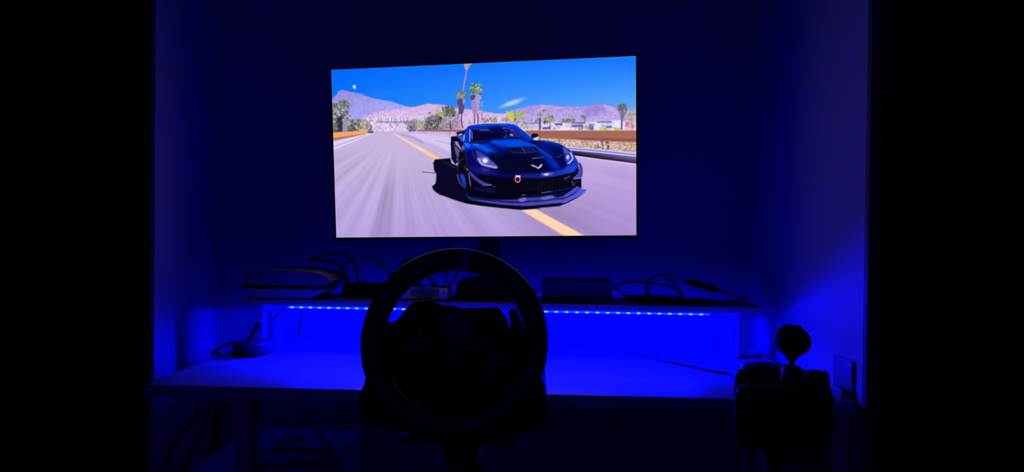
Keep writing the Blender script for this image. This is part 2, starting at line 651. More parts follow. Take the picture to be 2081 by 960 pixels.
    for (x0, y0, x1, y1, c) in ((1064, 250, 1098, 252.5, (120, 112, 200)), (1128, 251, 1144, 255, (84, 78, 160)), (1163, 249, 1190, 252, (96, 90, 180)),
                                (1163, 254, 1186, 259, (92, 88, 165)), (1104, 259, 1120, 263, (76, 70, 140)), (1146, 255, 1158, 263, (238, 220, 250)),
                                (1068, 254, 1096, 262, (205, 190, 226)), (1210, 250, 1224, 264, (236, 226, 255)), (1222, 254, 1254, 260, (172, 192, 250)),
                                (1232, 257, 1246, 260, (70, 80, 180)), (1214, 247, 1244, 250, (120, 112, 150)), (1244, 245, 1262, 262, (235, 225, 250)),
                                (1270, 246, 1292, 262, (228, 190, 215)), (1271, 248, 1279, 258, (196, 130, 130)), (1198, 252, 1207, 265, (96, 96, 165)),
                                (1172, 262, 1200, 266, (238, 226, 246)), (1136, 262, 1164, 266, (244, 232, 248))):
        paint([(x0, y0), (x1, y0 - .6), (x1, y1), (x0, y1)], c, .9, .4)
    for _ in range(90):
        disc((PR.uniform(1062, 1290), PR.uniform(250, 266)), PR.uniform(.6, 2), PR.uniform(.5, 1.2),
             PR.choice([(90, 95, 110), (245, 235, 255), (150, 140, 190), (110, 115, 110), (200, 180, 225)]), .6, .3)
    # ---- greenery, left edge
    green = [(92, 110, 92), (122, 140, 102), (70, 85, 90), (150, 165, 125), (190, 196, 170), (48, 52, 70), (210, 205, 215)]
    dark = [(34, 34, 58), (52, 56, 74), (74, 84, 88), (28, 26, 50)]
    paint([(670, 216), (680, 214), (694, 222), (708, 226), (712, 246), (728, 243), (746, 246), (757, 256), (757, 272), (670, 276)], (96, 100, 96), .85, 1.5)
    foliage(674, 692, 210, 236, 60, green, 1, 3, 41)
    palm_crown((682, 218), 10, 12, [(110, 128, 96), (84, 98, 86)], .6, 42, 2)
    palm_crown((700, 213), 13, 16, [(92, 108, 84), (132, 148, 108), (70, 84, 76)], .6, 43, 2.4)
    foliage(690, 710, 206, 222, 50, [(92, 108, 84), (132, 148, 108), (70, 84, 76), (172, 182, 140)], 1, 2.4, 44)
    foliage(678, 712, 224, 250, 60, [(190, 190, 190), (150, 150, 165), (205, 205, 200), (90, 95, 100), (215, 210, 225)], 1, 3, 45)
    paint([(688, 238), (696, 236), (697, 268), (686, 268)], (44, 40, 66), .9, 1)
    foliage(684, 698, 236, 266, 26, dark, 1, 2.6, 46)
    paint([(698, 246), (706, 246), (708, 269), (696, 269)], (150, 125, 170), .85, 1)
    for x in (699, 702, 705):
        stroke([(x, 248), (x, 268)], .9, (222, 196, 226), .8, .3)
    foliage(676, 690, 252, 268, 34, [(96, 108, 84), (150, 160, 120), (60, 64, 70), (120, 132, 90)], 1, 2.6, 47)
    foliage(708, 720, 250, 262, 24, [(205, 190, 220), (235, 225, 245), (160, 150, 180)], 1, 2.4, 48)
    foliage(712, 746, 243, 266, 120, [(132, 138, 112), (165, 166, 130), (100, 106, 96), (196, 192, 158), (78, 84, 84), (186, 176, 160)], 1, 2.8, 49)
    foliage(734, 752, 248, 266, 50, [(205, 190, 176), (225, 205, 205), (180, 168, 140)], 1, 2.4, 50)
    foliage(710, 722, 257, 266, 20, dark, .8, 1.8, 51)
    foliage(746, 760, 236, 258, 30, [(200, 160, 195), (120, 105, 120), (230, 195, 225)], .7, 1.6, 52)
    # ---- greenery, middle
    paint([(828, 246), (846, 244), (862, 246), (874, 236), (890, 232), (906, 226), (926, 224), (932, 240), (940, 250), (940, 266), (828, 266)], (104, 104, 104), .6, 1.6)
    foliage(826, 846, 242, 264, 46, [(110, 118, 104), (150, 150, 140), (88, 94, 110), (190, 180, 190)], .8, 2, 53)
    foliage(832, 848, 256, 266, 30, [(60, 62, 80), (86, 92, 96), (110, 110, 130)], .8, 2, 54)
    foliage(846, 864, 246, 264, 70, [(200, 196, 160), (222, 212, 176), (168, 168, 136), (140, 142, 120)], 1, 2.4, 55)
    foliage(864, 876, 238, 264, 60, [(58, 60, 92), (90, 100, 100), (130, 140, 120), (44, 44, 78)], .8, 2, 56)
    palm_crown((874, 231), 5, 9, [(110, 118, 90), (150, 152, 118)], .6, 57, 1.2)
    palm_crown((879, 238), 5, 8, [(140, 146, 104), (110, 118, 90)], .6, 58, 1.2)
    stroke([(878, 240), (874, 262)], 1.6, (200, 190, 180), .8, .3)
    foliage(876, 890, 246, 264, 60, [(190, 192, 160), (150, 156, 120), (96, 102, 90), (60, 64, 60)], .8, 2.2, 59)
    for (ex, ey, c) in ((888, 221, (132, 190, 70)), (891, 224, (160, 205, 80)), (887, 232, (80, 88, 84)), (884, 240, (70, 76, 70)), (883, 250, (74, 80, 66)),
                        (886, 256, (50, 50, 62)), (908, 228, (172, 180, 100)), (896, 254, (36, 36, 56)), (906, 240, (205, 200, 150)), (905, 222, (214, 190, 150))):
        stroke([(899, 238), ((899 + ex) / 2, (238 + ey) / 2 - 2), (ex, ey)], 2.8, c, .95, .4, .8)
    paint([(886, 218), (892, 226), (900, 236), (896, 238), (890, 232)], (140, 200, 66), .9, .5)
    foliage(906, 925, 218, 232, 90, [(88, 100, 70), (116, 128, 84), (66, 76, 62), (142, 152, 100)], .8, 2, 60)
    stroke([(916, 232), (918, 250)], 2.2, (90, 84, 110), .8, .5)
    foliage(902, 936, 238, 256, 70, [(196, 180, 210), (226, 214, 238), (150, 140, 160), (196, 190, 150)], .8, 2.2, 61)
    foliage(866, 890, 240, 265, 60, [(40, 40, 60), (66, 70, 74), (110, 112, 96), (52, 52, 76)], .8, 2.0, 162)
    foliage(900, 928, 216, 236, 70, [(74, 86, 60), (96, 110, 70), (58, 66, 58)], .9, 2.4, 163)
    foliage(884, 934, 252, 265, 90, [(42, 42, 56), (110, 112, 90), (226, 216, 240), (160, 160, 130), (70, 72, 70), (200, 180, 205)], .7, 1.8, 62)
    stroke([(916, 246), (917, 264)], 1.8, (52, 48, 76), .9, .3)
    stroke([(894, 246), (889, 264)], 1.6, (52, 50, 60), .9, .3)
    paint([(925, 249), (955, 247), (955, 266), (925, 266)], (216, 176, 222), .6, 1.5)
    foliage(926, 990, 244, 264, 80, [(206, 176, 216), (120, 124, 96), (150, 152, 120), (80, 82, 84), (230, 206, 236), (170, 160, 120)], .7, 1.9, 63)
    # tall thin palm
    paint(Z3((235, 60), (350, 60), (310, 110), (290, 150), (262, 158), (246, 110)), (190, 170, 190), .95, .5)
    foliage(946, 957, 129, 137, 16, [(120, 100, 110), (220, 200, 190), (150, 120, 120)], .7, 1.5, 64)
    stroke(Z3((280, 140), (255, 260), (225, 420), (195, 580), (170, 740), (140, 940)), 2.6, (176, 146, 212), 1, .2, 4.2)
    stroke(Z3((270, 150), (243, 270), (213, 430), (183, 590), (158, 750), (128, 945)), .9, (120, 88, 150), .8, .2, 1.3)
    # two shaggy palms
    paint(Z3((135, 590), (160, 560), (200, 550), (250, 560), (258, 600), (240, 650), (235, 720), (215, 770), (160, 770), (165, 680)), (86, 70, 120), 1, .6)
    paint(Z3((215, 560), (260, 560), (255, 600), (236, 640), (225, 640)), (176, 150, 206), .9, .5)
    stroke(Z3((205, 740), (200, 860), (215, 960)), 2.2, (70, 56, 84), .95, .3)
    foliage(929, 948, 185, 200, 44, [(110, 126, 80), (84, 98, 70), (150, 166, 116)], 1, 2.2, 165)
    palm_crown(Z3((180, 510))[0], 9.5, 16, [(150, 168, 110), (112, 132, 86), (190, 205, 190), (70, 82, 80)], .8, 65, 1.7)
    foliage(*[Z3((130, 450))[0][0], Z3((260, 520))[0][0], Z3((130, 450))[0][1], Z3((260, 520))[0][1]], 34,
            [(150, 168, 110), (112, 132, 86), (70, 82, 80), (190, 206, 180)], .7, 1.6, 66)
    paint(Z3((320, 530), (370, 500), (430, 490), (475, 520), (470, 560), (455, 600), (445, 700), (430, 770), (365, 770), (342, 680), (338, 580)),
          (178, 150, 208), 1, .5, smooth=True, noise=.2, cell=2, seed=9)
    paint(Z3((318, 530), (360, 500), (400, 505), (385, 560), (350, 580), (330, 560)), (66, 54, 110), .85, .7)
    paint(Z3((400, 560), (410, 740), (375, 765), (345, 690), (340, 600)), (140, 112, 176), .45, 1.2)
    stroke(Z3((385, 760), (380, 910)), 2.6, (120, 88, 136), 1, .3)
    stroke(Z3((425, 760), (432, 910)), 2.6, (104, 78, 128), 1, .3)
    stroke(Z3((405, 760), (405, 910)), 2.2, (226, 192, 226), .8, .3)
    foliage(956, 981, 170, 192, 70, [(110, 126, 76), (86, 102, 68), (150, 166, 110)], 1, 2.6, 167)
    palm_crown(Z3((400, 420))[0], 13, 20, [(140, 156, 92), (96, 114, 72), (178, 190, 150), (206, 214, 222), (70, 80, 76)], .7, 67, 2)
    foliage(957, 980, 170, 188, 60, [(140, 156, 92), (96, 114, 72), (184, 196, 170), (64, 76, 70), (206, 214, 222)], .8, 2, 68)
    foliage(976, 984, 206, 224, 18, [(150, 180, 250), (190, 205, 245), (120, 130, 190)], .7, 1.6, 69)
    foliage(974, 986, 222, 244, 26, [(150, 150, 170), (190, 180, 210), (110, 105, 130)], .7, 1.6, 70)
    stroke(Z3((490, 740), (480, 860)), 1.6, (110, 92, 130), .8, .4)
    # shrubs behind the roof
    foliage(982, 1012, 240, 250, 60, [(120, 124, 80), (150, 150, 100), (96, 98, 76), (180, 166, 150)], .8, 2.2, 71)
    foliage(1022, 1034, 240, 248, 24, [(130, 134, 90), (160, 160, 130), (100, 100, 100)], .7, 1.8, 72)
    # bright fan palm above the windscreen
    foliage(1034, 1066, 228, 244, 30, [(190, 176, 190), (150, 136, 170), (120, 118, 110)], .7, 1.8, 73)
    paint(Z3((820, 730), (880, 740), (930, 830), (930, 880), (880, 860), (850, 800)), (232, 204, 66), .95, .7)
    paint(Z3((900, 720), (940, 770), (945, 850), (920, 850), (890, 780)), (160, 218, 74), .95, .6)
    paint(Z4((110, 400), (180, 330), (250, 330), (240, 370), (180, 410), (110, 440)), (140, 196, 70), .95, .6)
    paint(Z4((60, 370), (90, 400), (80, 500), (60, 500)), (70, 90, 60), .9, .6)
    for (ex, ey, c) in ((1028, 225, (220, 190, 80)), (1037, 222, (190, 206, 90)), (1046, 220, (120, 130, 120)), (1066, 223, (170, 210, 80)), (1069, 230, (150, 180, 80)),
                        (1067, 238, (210, 190, 120)), (1058, 247, (150, 180, 96)), (1032, 240, (214, 176, 70)), (1044, 249, (150, 160, 90))):
        stroke([(1049, 239), ((1049 + ex) / 2, (239 + ey) / 2 - 2.5), (ex, ey)], 2.4, c, .9, .4, .8)
    foliage(1050, 1076, 246, 262, 70, [(170, 200, 110), (196, 206, 150), (110, 118, 90), (226, 214, 226), (86, 80, 84)], .8, 2, 74)
    # slim palms and bushes, right of the car
    stroke(Z4((510, 440), (508, 650)), 3.2, (52, 44, 92), .95, .4)
    palm_crown(Z4((505, 370))[0], 7, 12, [(132, 140, 92), (170, 176, 120), (104, 112, 96)], .8, 75, 1.6)
    palm_crown(Z4((580, 310))[0], 5, 8, [(132, 140, 112), (110, 110, 110)], .9, 76, 1.2)
    foliage(1080, 1096, 242, 250, 30, [(110, 116, 100), (150, 150, 130)], .8, 1.8, 77)
    foliage(1108, 1127, 236, 248, 80, [(124, 146, 78), (156, 176, 96), (96, 112, 72), (186, 196, 140)], .9, 2.2, 78)
    foliage(1106, 1114, 246, 252, 16, dark, .8, 1.8, 79)
    stroke(Z4((685, 520), (680, 640)), 1.8, (100, 84, 120), .8, .4)
    foliage(1143, 1169, 242, 249, 80, [(104, 118, 92), (126, 138, 104), (86, 98, 86), (150, 156, 140)], .9, 2.2, 80)
    palm_crown(Z5((170, 315))[0], 8, 13, [(116, 124, 78), (150, 150, 100), (92, 96, 80)], .8, 81, 1.8)
    stroke(Z5((185, 340), (185, 390)), 2, (110, 100, 130), .9, .4)
    foliage(1176, 1206, 252, 266, 70, [(150, 146, 150), (116, 116, 110), (206, 190, 206), (90, 88, 100)], .8, 2, 82)
    foliage(1257, 1274, 210, 226, 50, [(86, 98, 82), (110, 122, 92), (60, 66, 76)], 1, 2.2, 183)
    palm_crown(Z5((670, 180))[0], 11, 16, [(86, 98, 82), (116, 128, 96), (150, 160, 120), (60, 66, 76)], .9, 83, 2)
    stroke(Z5((675, 200), (668, 320), (660, 470)), 3, (92, 74, 116), 1, .4)
    paint(Z5((640, 240), (690, 200), (700, 330), (650, 340)), (124, 100, 150), .7, 1)
    foliage(1260, 1274, 222, 236, 30, [(110, 112, 110), (86, 84, 110), (140, 136, 150)], .8, 2, 84)
    foliage(1274, 1292, 224, 244, 80, [(166, 186, 110), (196, 206, 150), (130, 140, 110), (206, 196, 210), (170, 170, 120)], .9, 2.4, 85)
    foliage(1276, 1290, 240, 262, 40, [(206, 160, 170), (150, 110, 120), (226, 200, 220), (100, 90, 110)], .7, 1.8, 86)
    for (cx_, cy_, c) in ((1224, 261, (214, 214, 60)), (1232, 262, (150, 205, 70)), (1253, 261, (130, 205, 60)), (1260, 262, (170, 200, 80))):
        paint([(cx_ - 6, cy_ - 3), (cx_, cy_ - 1), (cx_ + 6, cy_ + 4), (cx_ - 4, cy_ + 5)], c, .9, .7)
    # ---- road
    road = [(664, 300), (680, 300), (757, 271), (800, 268), (830, 269), (1300, 335), (1300, 492), (664, 492)]
    paint([(664, 276), (760, 268), (1000, 268), (1300, 330), (1300, 492), (664, 492)], (196, 170, 222), 1, .5)
    paint([(830, 268), (948, 268), (1000, 300), (960, 330), (900, 318), (850, 296)], (206, 182, 236), 1, 5)
    # speed streaks radiating from the vanishing point, only flat tone variation
    vx, vy = 812., 262.
    ang = np.arctan2(_vv - vy, _uu - vx)
    dist = np.hypot(_vv - vy, _uu - vx)
    tab = rng.random(300).astype(np.float32)
    tab2 = rng.random(90).astype(np.float32)
    ai = (ang + math.pi) / (2 * math.pi)

    def lut(t, x):
        n = len(t)
        f = x * n
        i = np.floor(f).astype(int)
        q = f - i
        return t[i % n] * (1 - q) + t[(i + 1) % n] * q
    st = .3 * lut(tab, ai) + .9 * lut(tab2, ai) - .6
    wob = noise2(CH, CW, 60 * K, 77)
    amp = np.clip((dist - 20) / 120, 0, 1) * .15 * (.2 + 1.3 * wob)
    roadm = np.clip(blur1(mask_full(road), 2), 0, 1)
    lit = 1 + st * amp
    side = np.clip((_uu - 1000) / 260, 0, 1)
    low = np.clip((_vv - 300) / 180, 0, 1)
    tone = np.stack([200 - 20 * low - 0 * side, 174 - 14 * low - 10 * side + 8 * (1 - low), 224 - 2 * low + 4 * side], -1)
    dk = np.exp(-((_uu - 1130) / 60) ** 2 - ((_vv - 440) / 40) ** 2)[..., None]
    mid = np.exp(-((_uu - 800) / 50) ** 2)[..., None] * np.clip((_vv - 330) / 60, 0, 1)[..., None]
    tone = tone * (1 - .10 * dk) * (1 - .05 * mid)
    tone = tone * lit[..., None]
    IMG[:] = IMG * (1 - roadm[..., None]) + tone * roadm[..., None]
    # pale concrete at the far right lane
    paint([(830, 270), (905, 274), (926, 279), (918, 310), (895, 300), (862, 286), (838, 276)], (216, 202, 246), .85, 2)
    stroke([(815, 274), (842, 281), (862, 292)], 2, (150, 120, 185), .6, .8, 3)
    stroke([(886, 285), (918, 294)], 1.6, (170, 140, 200), .6, .6, 2.4)
    stroke([(846, 271), (888, 276), (925, 281)], 1.2, (190, 180, 240), .8, .5)
    # left pavement, rail
    paint(R3((40, 200), (60, 195), (540, 80), (640, 82), (560, 100), (65, 290), (40, 290)), (222, 212, 250), 1, .4)
    paint(R3((55, 262), (480, 112), (560, 96), (500, 120), (65, 278)), (172, 155, 208), .7, .6)
    stroke(R3((50, 300), (300, 205), (560, 98)), 2.2, (242, 232, 255), 1, .2, .8)
    paint(R3((30, 140), (55, 145), (535, 70), (535, 84), (55, 188), (30, 190)), (206, 120, 110), .8, .5)
    for k in range(13):
        x = 60 + k * 26
        stroke(R3((x, 140 - (x - 55) * .14), (x, 176 - (x - 55) * .17)), 1.6, (150, 70, 60), .7, .3)
    paint(R3((30, 78), (55, 74), (540, 42), (545, 72), (55, 146), (30, 150)), (255, 164, 78), 1, .3)
    paint(R3((55, 74), (540, 42), (540, 48), (55, 86)), (255, 190, 120), .8, .4)
    # far car
    paint(R3((535, 62), (545, 45), (600, 45), (615, 62), (612, 76), (545, 78)), (70, 66, 120), 1, .4)
    paint(R3((548, 48), (600, 48), (606, 58), (545, 58)), (150, 160, 205), .8, .3)
    # left half of barrier between trees and the car
    paint([(848, 264.6), (930, 265), (950, 266), (950, 279), (926, 277), (880, 272), (848, 268)], (206, 160, 190), .8, .5)
    for k in range(16):
        x = 858 + k * 4.4
        stroke([(x, 268), (x, 271 + k * .5)], 1.5, PR.choice([(236, 205, 226), (190, 140, 160), (225, 190, 215)]), .8, .4)
    paint([(850, 264.4), (952, 264.6), (952, 268.6), (850, 266.8)], (140, 86, 96), .95, .4)
    paint([(832, 264), (848, 263), (846, 267), (832, 268.5)], (92, 82, 150), .8, .5)
    # right guard rail, verge, kerb
    paint([(1090, 280), (1300, 283), (1300, 318), (1180, 306), (1130, 296)], (206, 172, 160), 1, .4, noise=.5, cell=2.2, seed=91)
    for _ in range(150):
        x = PR.uniform(1100, 1294)
        y = PR.uniform(284, 303 + (x - 1160) * .08 if x > 1160 else 296)
        stroke([(x, y), (x + PR.uniform(3, 8), y + PR.uniform(-.6, .8))], PR.uniform(1, 2.4),
               PR.choice([(226, 200, 206), (196, 150, 110), (150, 130, 80), (236, 216, 226), (170, 170, 90), (205, 170, 150), (240, 225, 235)]), .7, .5)
    foliage(1215, 1240, 287, 303, 26, [(52, 48, 60), (80, 70, 80), (110, 104, 84), (200, 180, 190)], 1, 2.6, 92)
    paint(Z4((650, 790), (800, 795), (810, 840), (720, 840)), (190, 205, 90), .9, .8)
    paint([(1066, 265.6), (1300, 265.2), (1300, 288.6), (1186, 285), (1116, 281.6), (1085, 281)], (160, 98, 88), 1, .3, to=(172, 106, 92), gdir=((1070, 0), (1290, 0)))
    paint([(1160, 280), (1300, 282.6), (1300, 289), (1186, 285.4)], (132, 74, 68), .7, 1)
    stroke([(1066, 265.4), (1180, 265.6), (1300, 265)], 1.0, (222, 178, 170), .9, .2)
    stroke([(1097, 280), (1096, 290)], 2, (120, 66, 60), .8, .4)
    stroke([(1137, 282), (1138, 292)], 2, (140, 80, 66), .8, .4)
    paint(Z5((-60, 690), (0, 695), (400, 730), (860, 770), (860, 830), (400, 775), (0, 742), (-60, 735)), (212, 206, 255), 1, .3)
    stroke(Z5((-40, 712), (0, 718), (400, 752), (860, 800)), 1.7, (64, 74, 186), .95, .3)
    paint(Z5((-60, 738), (0, 742), (400, 778), (860, 826), (860, 915), (400, 858), (60, 812), (0, 800)), (110, 92, 150), 1, .3, to=(16, 12, 34), gdir=((1228, 312), (1226, 324)))
    stroke(Z5((50, 814), (400, 862), (870, 922)), 1.6, (235, 225, 255), .95, .3)
    # lane line
    paint([(799.5, 271.5), (802.5, 271.5), (835, 289), (865, 305), (897, 324), (886, 325.5), (862, 311), (830, 291), (810, 279)], (255, 214, 176), 1, .3)
    paint([(862, 309), (866, 306.5), (897, 324), (886, 325.5)], (255, 203, 140), .8, .5)
    paint(B4((150, 135), (370, 112), (1160, 545), (1160, 600), (930, 600), (840, 548)), (255, 214, 178), 1, .2)
    paint(B4((150, 138), (230, 160), (900, 545), (840, 548)), (255, 204, 140), .6, 1)
    draw_car()
    IMG[:] = blur1(IMG, 1) * .35 + IMG * .65


def mask_full(poly):
    m = np.zeros((CH, CW), np.float32)
    r = mask_of(poly, 2)
    mm, a0, a1, b0, b1 = r
    m[b0:b1, a0:a1] = mm
    return m


def draw_car():
    ink = (6, 5, 26)
    # shadow on the road
    paint(C8((300, 130), (580, 105), (600, 200), (720, 250), (760, 500), (860, 640), (860, 740), (900, 820), (1396, 860)) + [(1100, 424), (1062, 427)] +
          C8((1396, 965), (1120, 950), (1000, 930), (820, 900), (640, 845), (470, 782), (400, 762), (330, 720), (270, 665), (250, 610), (310, 560),
             (322, 500), (330, 380), (300, 350), (285, 300), (280, 215), (265, 200), (290, 170)), (9, 7, 36), 1, .35)
    stroke(C8((75, 354), (200, 362), (335, 376)), 1.1, (40, 26, 70), 1, .2)
    paint(C8((385, 130), (440, 140), (700, 270), (700, 300), (560, 250)), (46, 36, 42), .6, 1.2)
    # body silhouette
    body = E5((435, 118), (560, 102), (700, 98), (800, 100), (870, 118), (930, 160), (990, 215), (1035, 255), (1120, 262), (1220, 285),
              (1310, 322), (1370, 360), (1405, 405), (1432, 455), (1445, 520), (1470, 600), (1470, 690), (1440, 760), (1270, 850), (1010, 885),
              (880, 888), (480, 845), (405, 770), (400, 705), (330, 640), (318, 560), (325, 490), (345, 440), (300, 480), (268, 430), (260, 280),
              (268, 225), (300, 218), (330, 215), (365, 205), (390, 160))
    paint(body, (8, 10, 62), 1, .25)
    # roof and pillars
    paint(C6((300, 420), (330, 300), (360, 200), (410, 120), (480, 95), (680, 75), (900, 65), (1120, 65), (1300, 85), (1370, 120), (1440, 190), (1440, 210),
             (1260, 150), (1060, 135), (840, 135), (460, 160), (430, 260), (420, 420)), (0, 44, 200), 1, .4)
    paint(C6((420, 120), (680, 80), (1120, 68), (1300, 88), (1250, 105), (1000, 88), (700, 98), (470, 118)), (30, 96, 255), .8, .6)
    stroke(C6((330, 390), (350, 260), (400, 140)), 1.2, (60, 130, 255), .9, .4)
    paint(C7((-60, 70), (60, 75), (120, 110), (210, 190), (300, 270), (375, 350), (300, 365), (220, 310), (130, 215), (40, 145), (-60, 110)), (0, 50, 205), 1, .4)
    stroke(C7((40, 85), (140, 150), (250, 240), (370, 345)), 1.5, (10, 70, 235), .8, .4)
    # side glass
    paint(C6((300, 400), (310, 290), (335, 270), (350, 300), (330, 410)), (205, 170, 190), .75, .5)
    # windscreen
    paint(C6((480, 180), (840, 140), (1060, 140), (1260, 160), (1360, 250), (1440, 330), (1440, 360), (1100, 368), (840, 385), (780, 430), (480, 430), (465, 300)), (6, 8, 66), 1, .4)
    paint(C6((840, 120), (1060, 120), (1060, 190), (840, 190)), (4, 8, 92), .8, 1.5)
    paint(C6((500, 240), (800, 230), (1050, 260), (1060, 360), (800, 380), (520, 400)), (4, 4, 44), .8, 2.5)
    stroke(C6((485, 178), (620, 163), (800, 155)), 1.0, (90, 120, 255), .9, .3)
    stroke(C6((630, 190), (740, 190), (825, 188)), 1.8, (96, 120, 225), .95, .4)
    stroke(C6((570, 215), (700, 230), (900, 215)), 1.3, (40, 60, 170), .5, .8)
    stroke(C6((1070, 155), (1240, 155)), 1.5, (80, 120, 255), .9, .4)
    paint(C6((430, 180), (465, 175), (450, 420), (425, 420)), (110, 150, 255), .95, .4)
    paint(C6((475, 190), (490, 230), (495, 370), (475, 380)), (120, 140, 235), .9, .4)
    stroke(C6((440, 425), (620, 412), (780, 400)), .9, (110, 120, 190), .6, .3)
    # driver's hand, steering wheel
    disc(C6((1145, 210))[0], 3.4, 2, (52, 66, 190), .8, .6)
    stroke(C6((1090, 345), (1140, 320), (1160, 260)), 1.3, (120, 130, 225), .8, .4)
    stroke(C6((1160, 330), (1220, 305), (1300, 330)), 1.6, (50, 56, 130), .9, .5)
    disc(C6((1255, 285))[0], 4, 1.8, (206, 176, 236), .95, .4, .35)
    disc(C6((1255, 185))[0], 4, 1.2, (110, 130, 235), .8, .5)
    paint(C6((1200, 180), (1300, 190), (1420, 300), (1440, 350), (1330, 330), (1240, 240)), (60, 62, 150), .55, 1)
    stroke(C6((1270, 165), (1340, 220), (1440, 310)), 1.2, (60, 100, 240), .8, .4)
    # rear wing end, left mirror, door
    paint(C6((175, 235), (330, 205), (340, 250), (290, 262), (230, 262), (225, 300), (200, 290)), (14, 12, 60), 1, .3)
    paint(C6((175, 270), (205, 275), (230, 320), (290, 290), (300, 330), (300, 420), (270, 430), (200, 350)), (20, 100, 255), .95, .4)
    paint(C6((70, 340), (95, 315), (160, 315), (230, 350), (280, 420), (270, 470), (220, 420), (150, 390), (85, 390)), (8, 6, 28), 1, .3, smooth=True)
    paint(C6((85, 400), (130, 400), (140, 560), (150, 760), (180, 870), (90, 740), (75, 560)), (12, 12, 66), 1, .5)
    paint(C6((140, 410), (200, 420), (270, 540), (300, 600), (280, 640), (200, 740), (160, 640), (140, 500)), (104, 84, 128), 1, .5)
    paint(C6((150, 410), (205, 420), (280, 580), (250, 560), (170, 480)), (176, 150, 176), .8, .5)
    stroke(C6((140, 480), (220, 560), (290, 640)), 1.4, (8, 6, 26), 1, .3)
    stroke(C6((150, 440), (165, 480), (270, 590)), .9, (20, 14, 36), .9, .3)
    paint(C6((170, 720), (200, 750), (225, 780), (205, 800)), (190, 165, 175), .9, .4)
    paint(C6((300, 480), (350, 500), (370, 540), (320, 590), (280, 560)), (146, 118, 176), .8, .7)
    paint(C6((230, 620), (330, 610), (330, 960), (200, 960), (215, 800)), (6, 5, 24), 1, .8)
    stroke(C6((195, 950), (210, 850), (260, 770), (325, 740)), 1.1, (64, 62, 92), .9, .4)
    disc(C6((165, 855))[0], 2.4, 1.1, (60, 100, 200), .8, .4, .6)
    # bonnet: base blue then dark planes
    hood = C6((290, 415), (420, 430), (560, 455), (780, 430), (830, 390), (1100, 372), (1300, 360)) + C7((200, 345), (300, 372), (420, 358), (560, 362), (720, 385),
              (860, 420), (950, 470), (1040, 530), (1110, 620), (1165, 720), (1180, 790), (1090, 900), (900, 950), (600, 1000)) + \
        G2((300, 315), (0, 320)) + G1((700, 300), (300, 220)) + C6((430, 900), (360, 700), (330, 630), (350, 560))
    paint(hood, (4, 8, 92), 1, .4)
    paint(C6((330, 590), (370, 480), (480, 470), (600, 470), (800, 440), (850, 400), (1100, 385), (1440, 375), (1440, 560), (1100, 560), (900, 470), (1020, 600),
             (1120, 760), (1080, 780), (900, 740), (700, 620), (560, 560), (400, 580), (350, 640)), (0, 46, 196), 1, 2.0)
    # bright crest of the left wing
    paint(C6((520, 480), (640, 470), (760, 520), (860, 590), (950, 670), (1010, 730), (940, 720), (820, 640), (680, 560), (560, 520)), (10, 96, 245), .85, 2.0)
    paint(C6((310, 420), (420, 440), (480, 480), (400, 540), (340, 520)), (16, 110, 255), .95, .8)
    paint(C6((820, 400), (1000, 385), (1300, 372), (1440, 378), (1440, 500), (1150, 490), (1000, 480), (900, 440)), (0, 74, 236), .95, 1.6)
    paint(C6((780, 450), (860, 440), (980, 520), (1080, 660), (1140, 780), (1060, 720), (960, 590), (860, 510)), (0, 20, 110), .9, 1.8)
    paint(C6((480, 450), (600, 455), (640, 475), (500, 500)), (120, 160, 215), .5, .8)
    # centre of the bonnet right part
    paint(C7((-60, 345), (180, 345), (280, 375), (400, 435), (430, 470), (-60, 480)), (0, 74, 236), .95, 1.4)
    paint(C7((430, 460), (520, 520), (640, 590), (720, 650), (820, 760), (880, 860), (760, 860), (660, 760), (560, 620), (470, 540)), (0, 44, 190), .9, 2.4)
    stroke(C7((395, 432), (470, 490), (600, 580), (720, 655)), 1.3, (60, 140, 255), .95, .4, .8)
    paint(C7((430, 400), (560, 370), (720, 390), (860, 430), (900, 480), (920, 600), (760, 640), (680, 600), (560, 520)), (0, 22, 132), .9, 2.4)
    paint(C7((560, 365), (720, 385), (870, 425), (900, 460), (760, 430), (600, 395)), (0, 56, 205), .85, 1.5)
    paint(C7((700, 480), (860, 480), (920, 600), (930, 780), (880, 850), (820, 740), (740, 640)), (4, 8, 66), .9, 2.4)
    # dark centre below the intake
    paint(C7((-400, 560), (-60, 590), (260, 600), (440, 600), (560, 700), (640, 860), (520, 930), (-100, 940), (-420, 860)), (4, 6, 40), .92, 3.0)
    paint(C6((1020, 760), (1200, 640), (1440, 640), (1440, 960), (1000, 960)), (4, 6, 42), .8, 2.5)
    # bonnet intake
    paint(E5((750, 320), (920, 316), (1050, 314), (1068, 352), (1040, 368), (960, 372), (830, 366)), (12, 12, 66), 1, .3)
    paint(E5((790, 326), (905, 322), (930, 362), (850, 358)), (18, 14, 40), .9, .5)
    paint(E5((935, 322), (1035, 320), (1055, 350), (960, 364)), (28, 26, 80), .9, .6)
    stroke(E5((915, 320), (955, 368)), 1.3, (84, 84, 150), .95, .2)
    stroke(E5((800, 348), (850, 368), (960, 372), (1060, 356)), .9, (52, 66, 180), .9, .3)
    # reflection streak, emblem
    stroke(C7((365, 675), (470, 663), (580, 655)), 1.7, (120, 130, 200), .95, .3, 1.0)
    stroke(C7((790, 655), (850, 630), (905, 604)), .9, (90, 110, 200), .9, .3)
    paint(G2((182, 35), (215, 58), (255, 62), (275, 80), (310, 92), (340, 118), (345, 132), (318, 124), (290, 100), (250, 92), (240, 80), (210, 76)), (220, 226, 255), 1, .2)
    paint(G2((335, 122), (338, 88), (370, 48), (405, 28), (412, 52), (395, 88), (360, 118)), (216, 150, 196), 1, .25)
    paint(G2((345, 118), (345, 92), (372, 58), (380, 80), (365, 108)), (240, 225, 245), .8, .25)
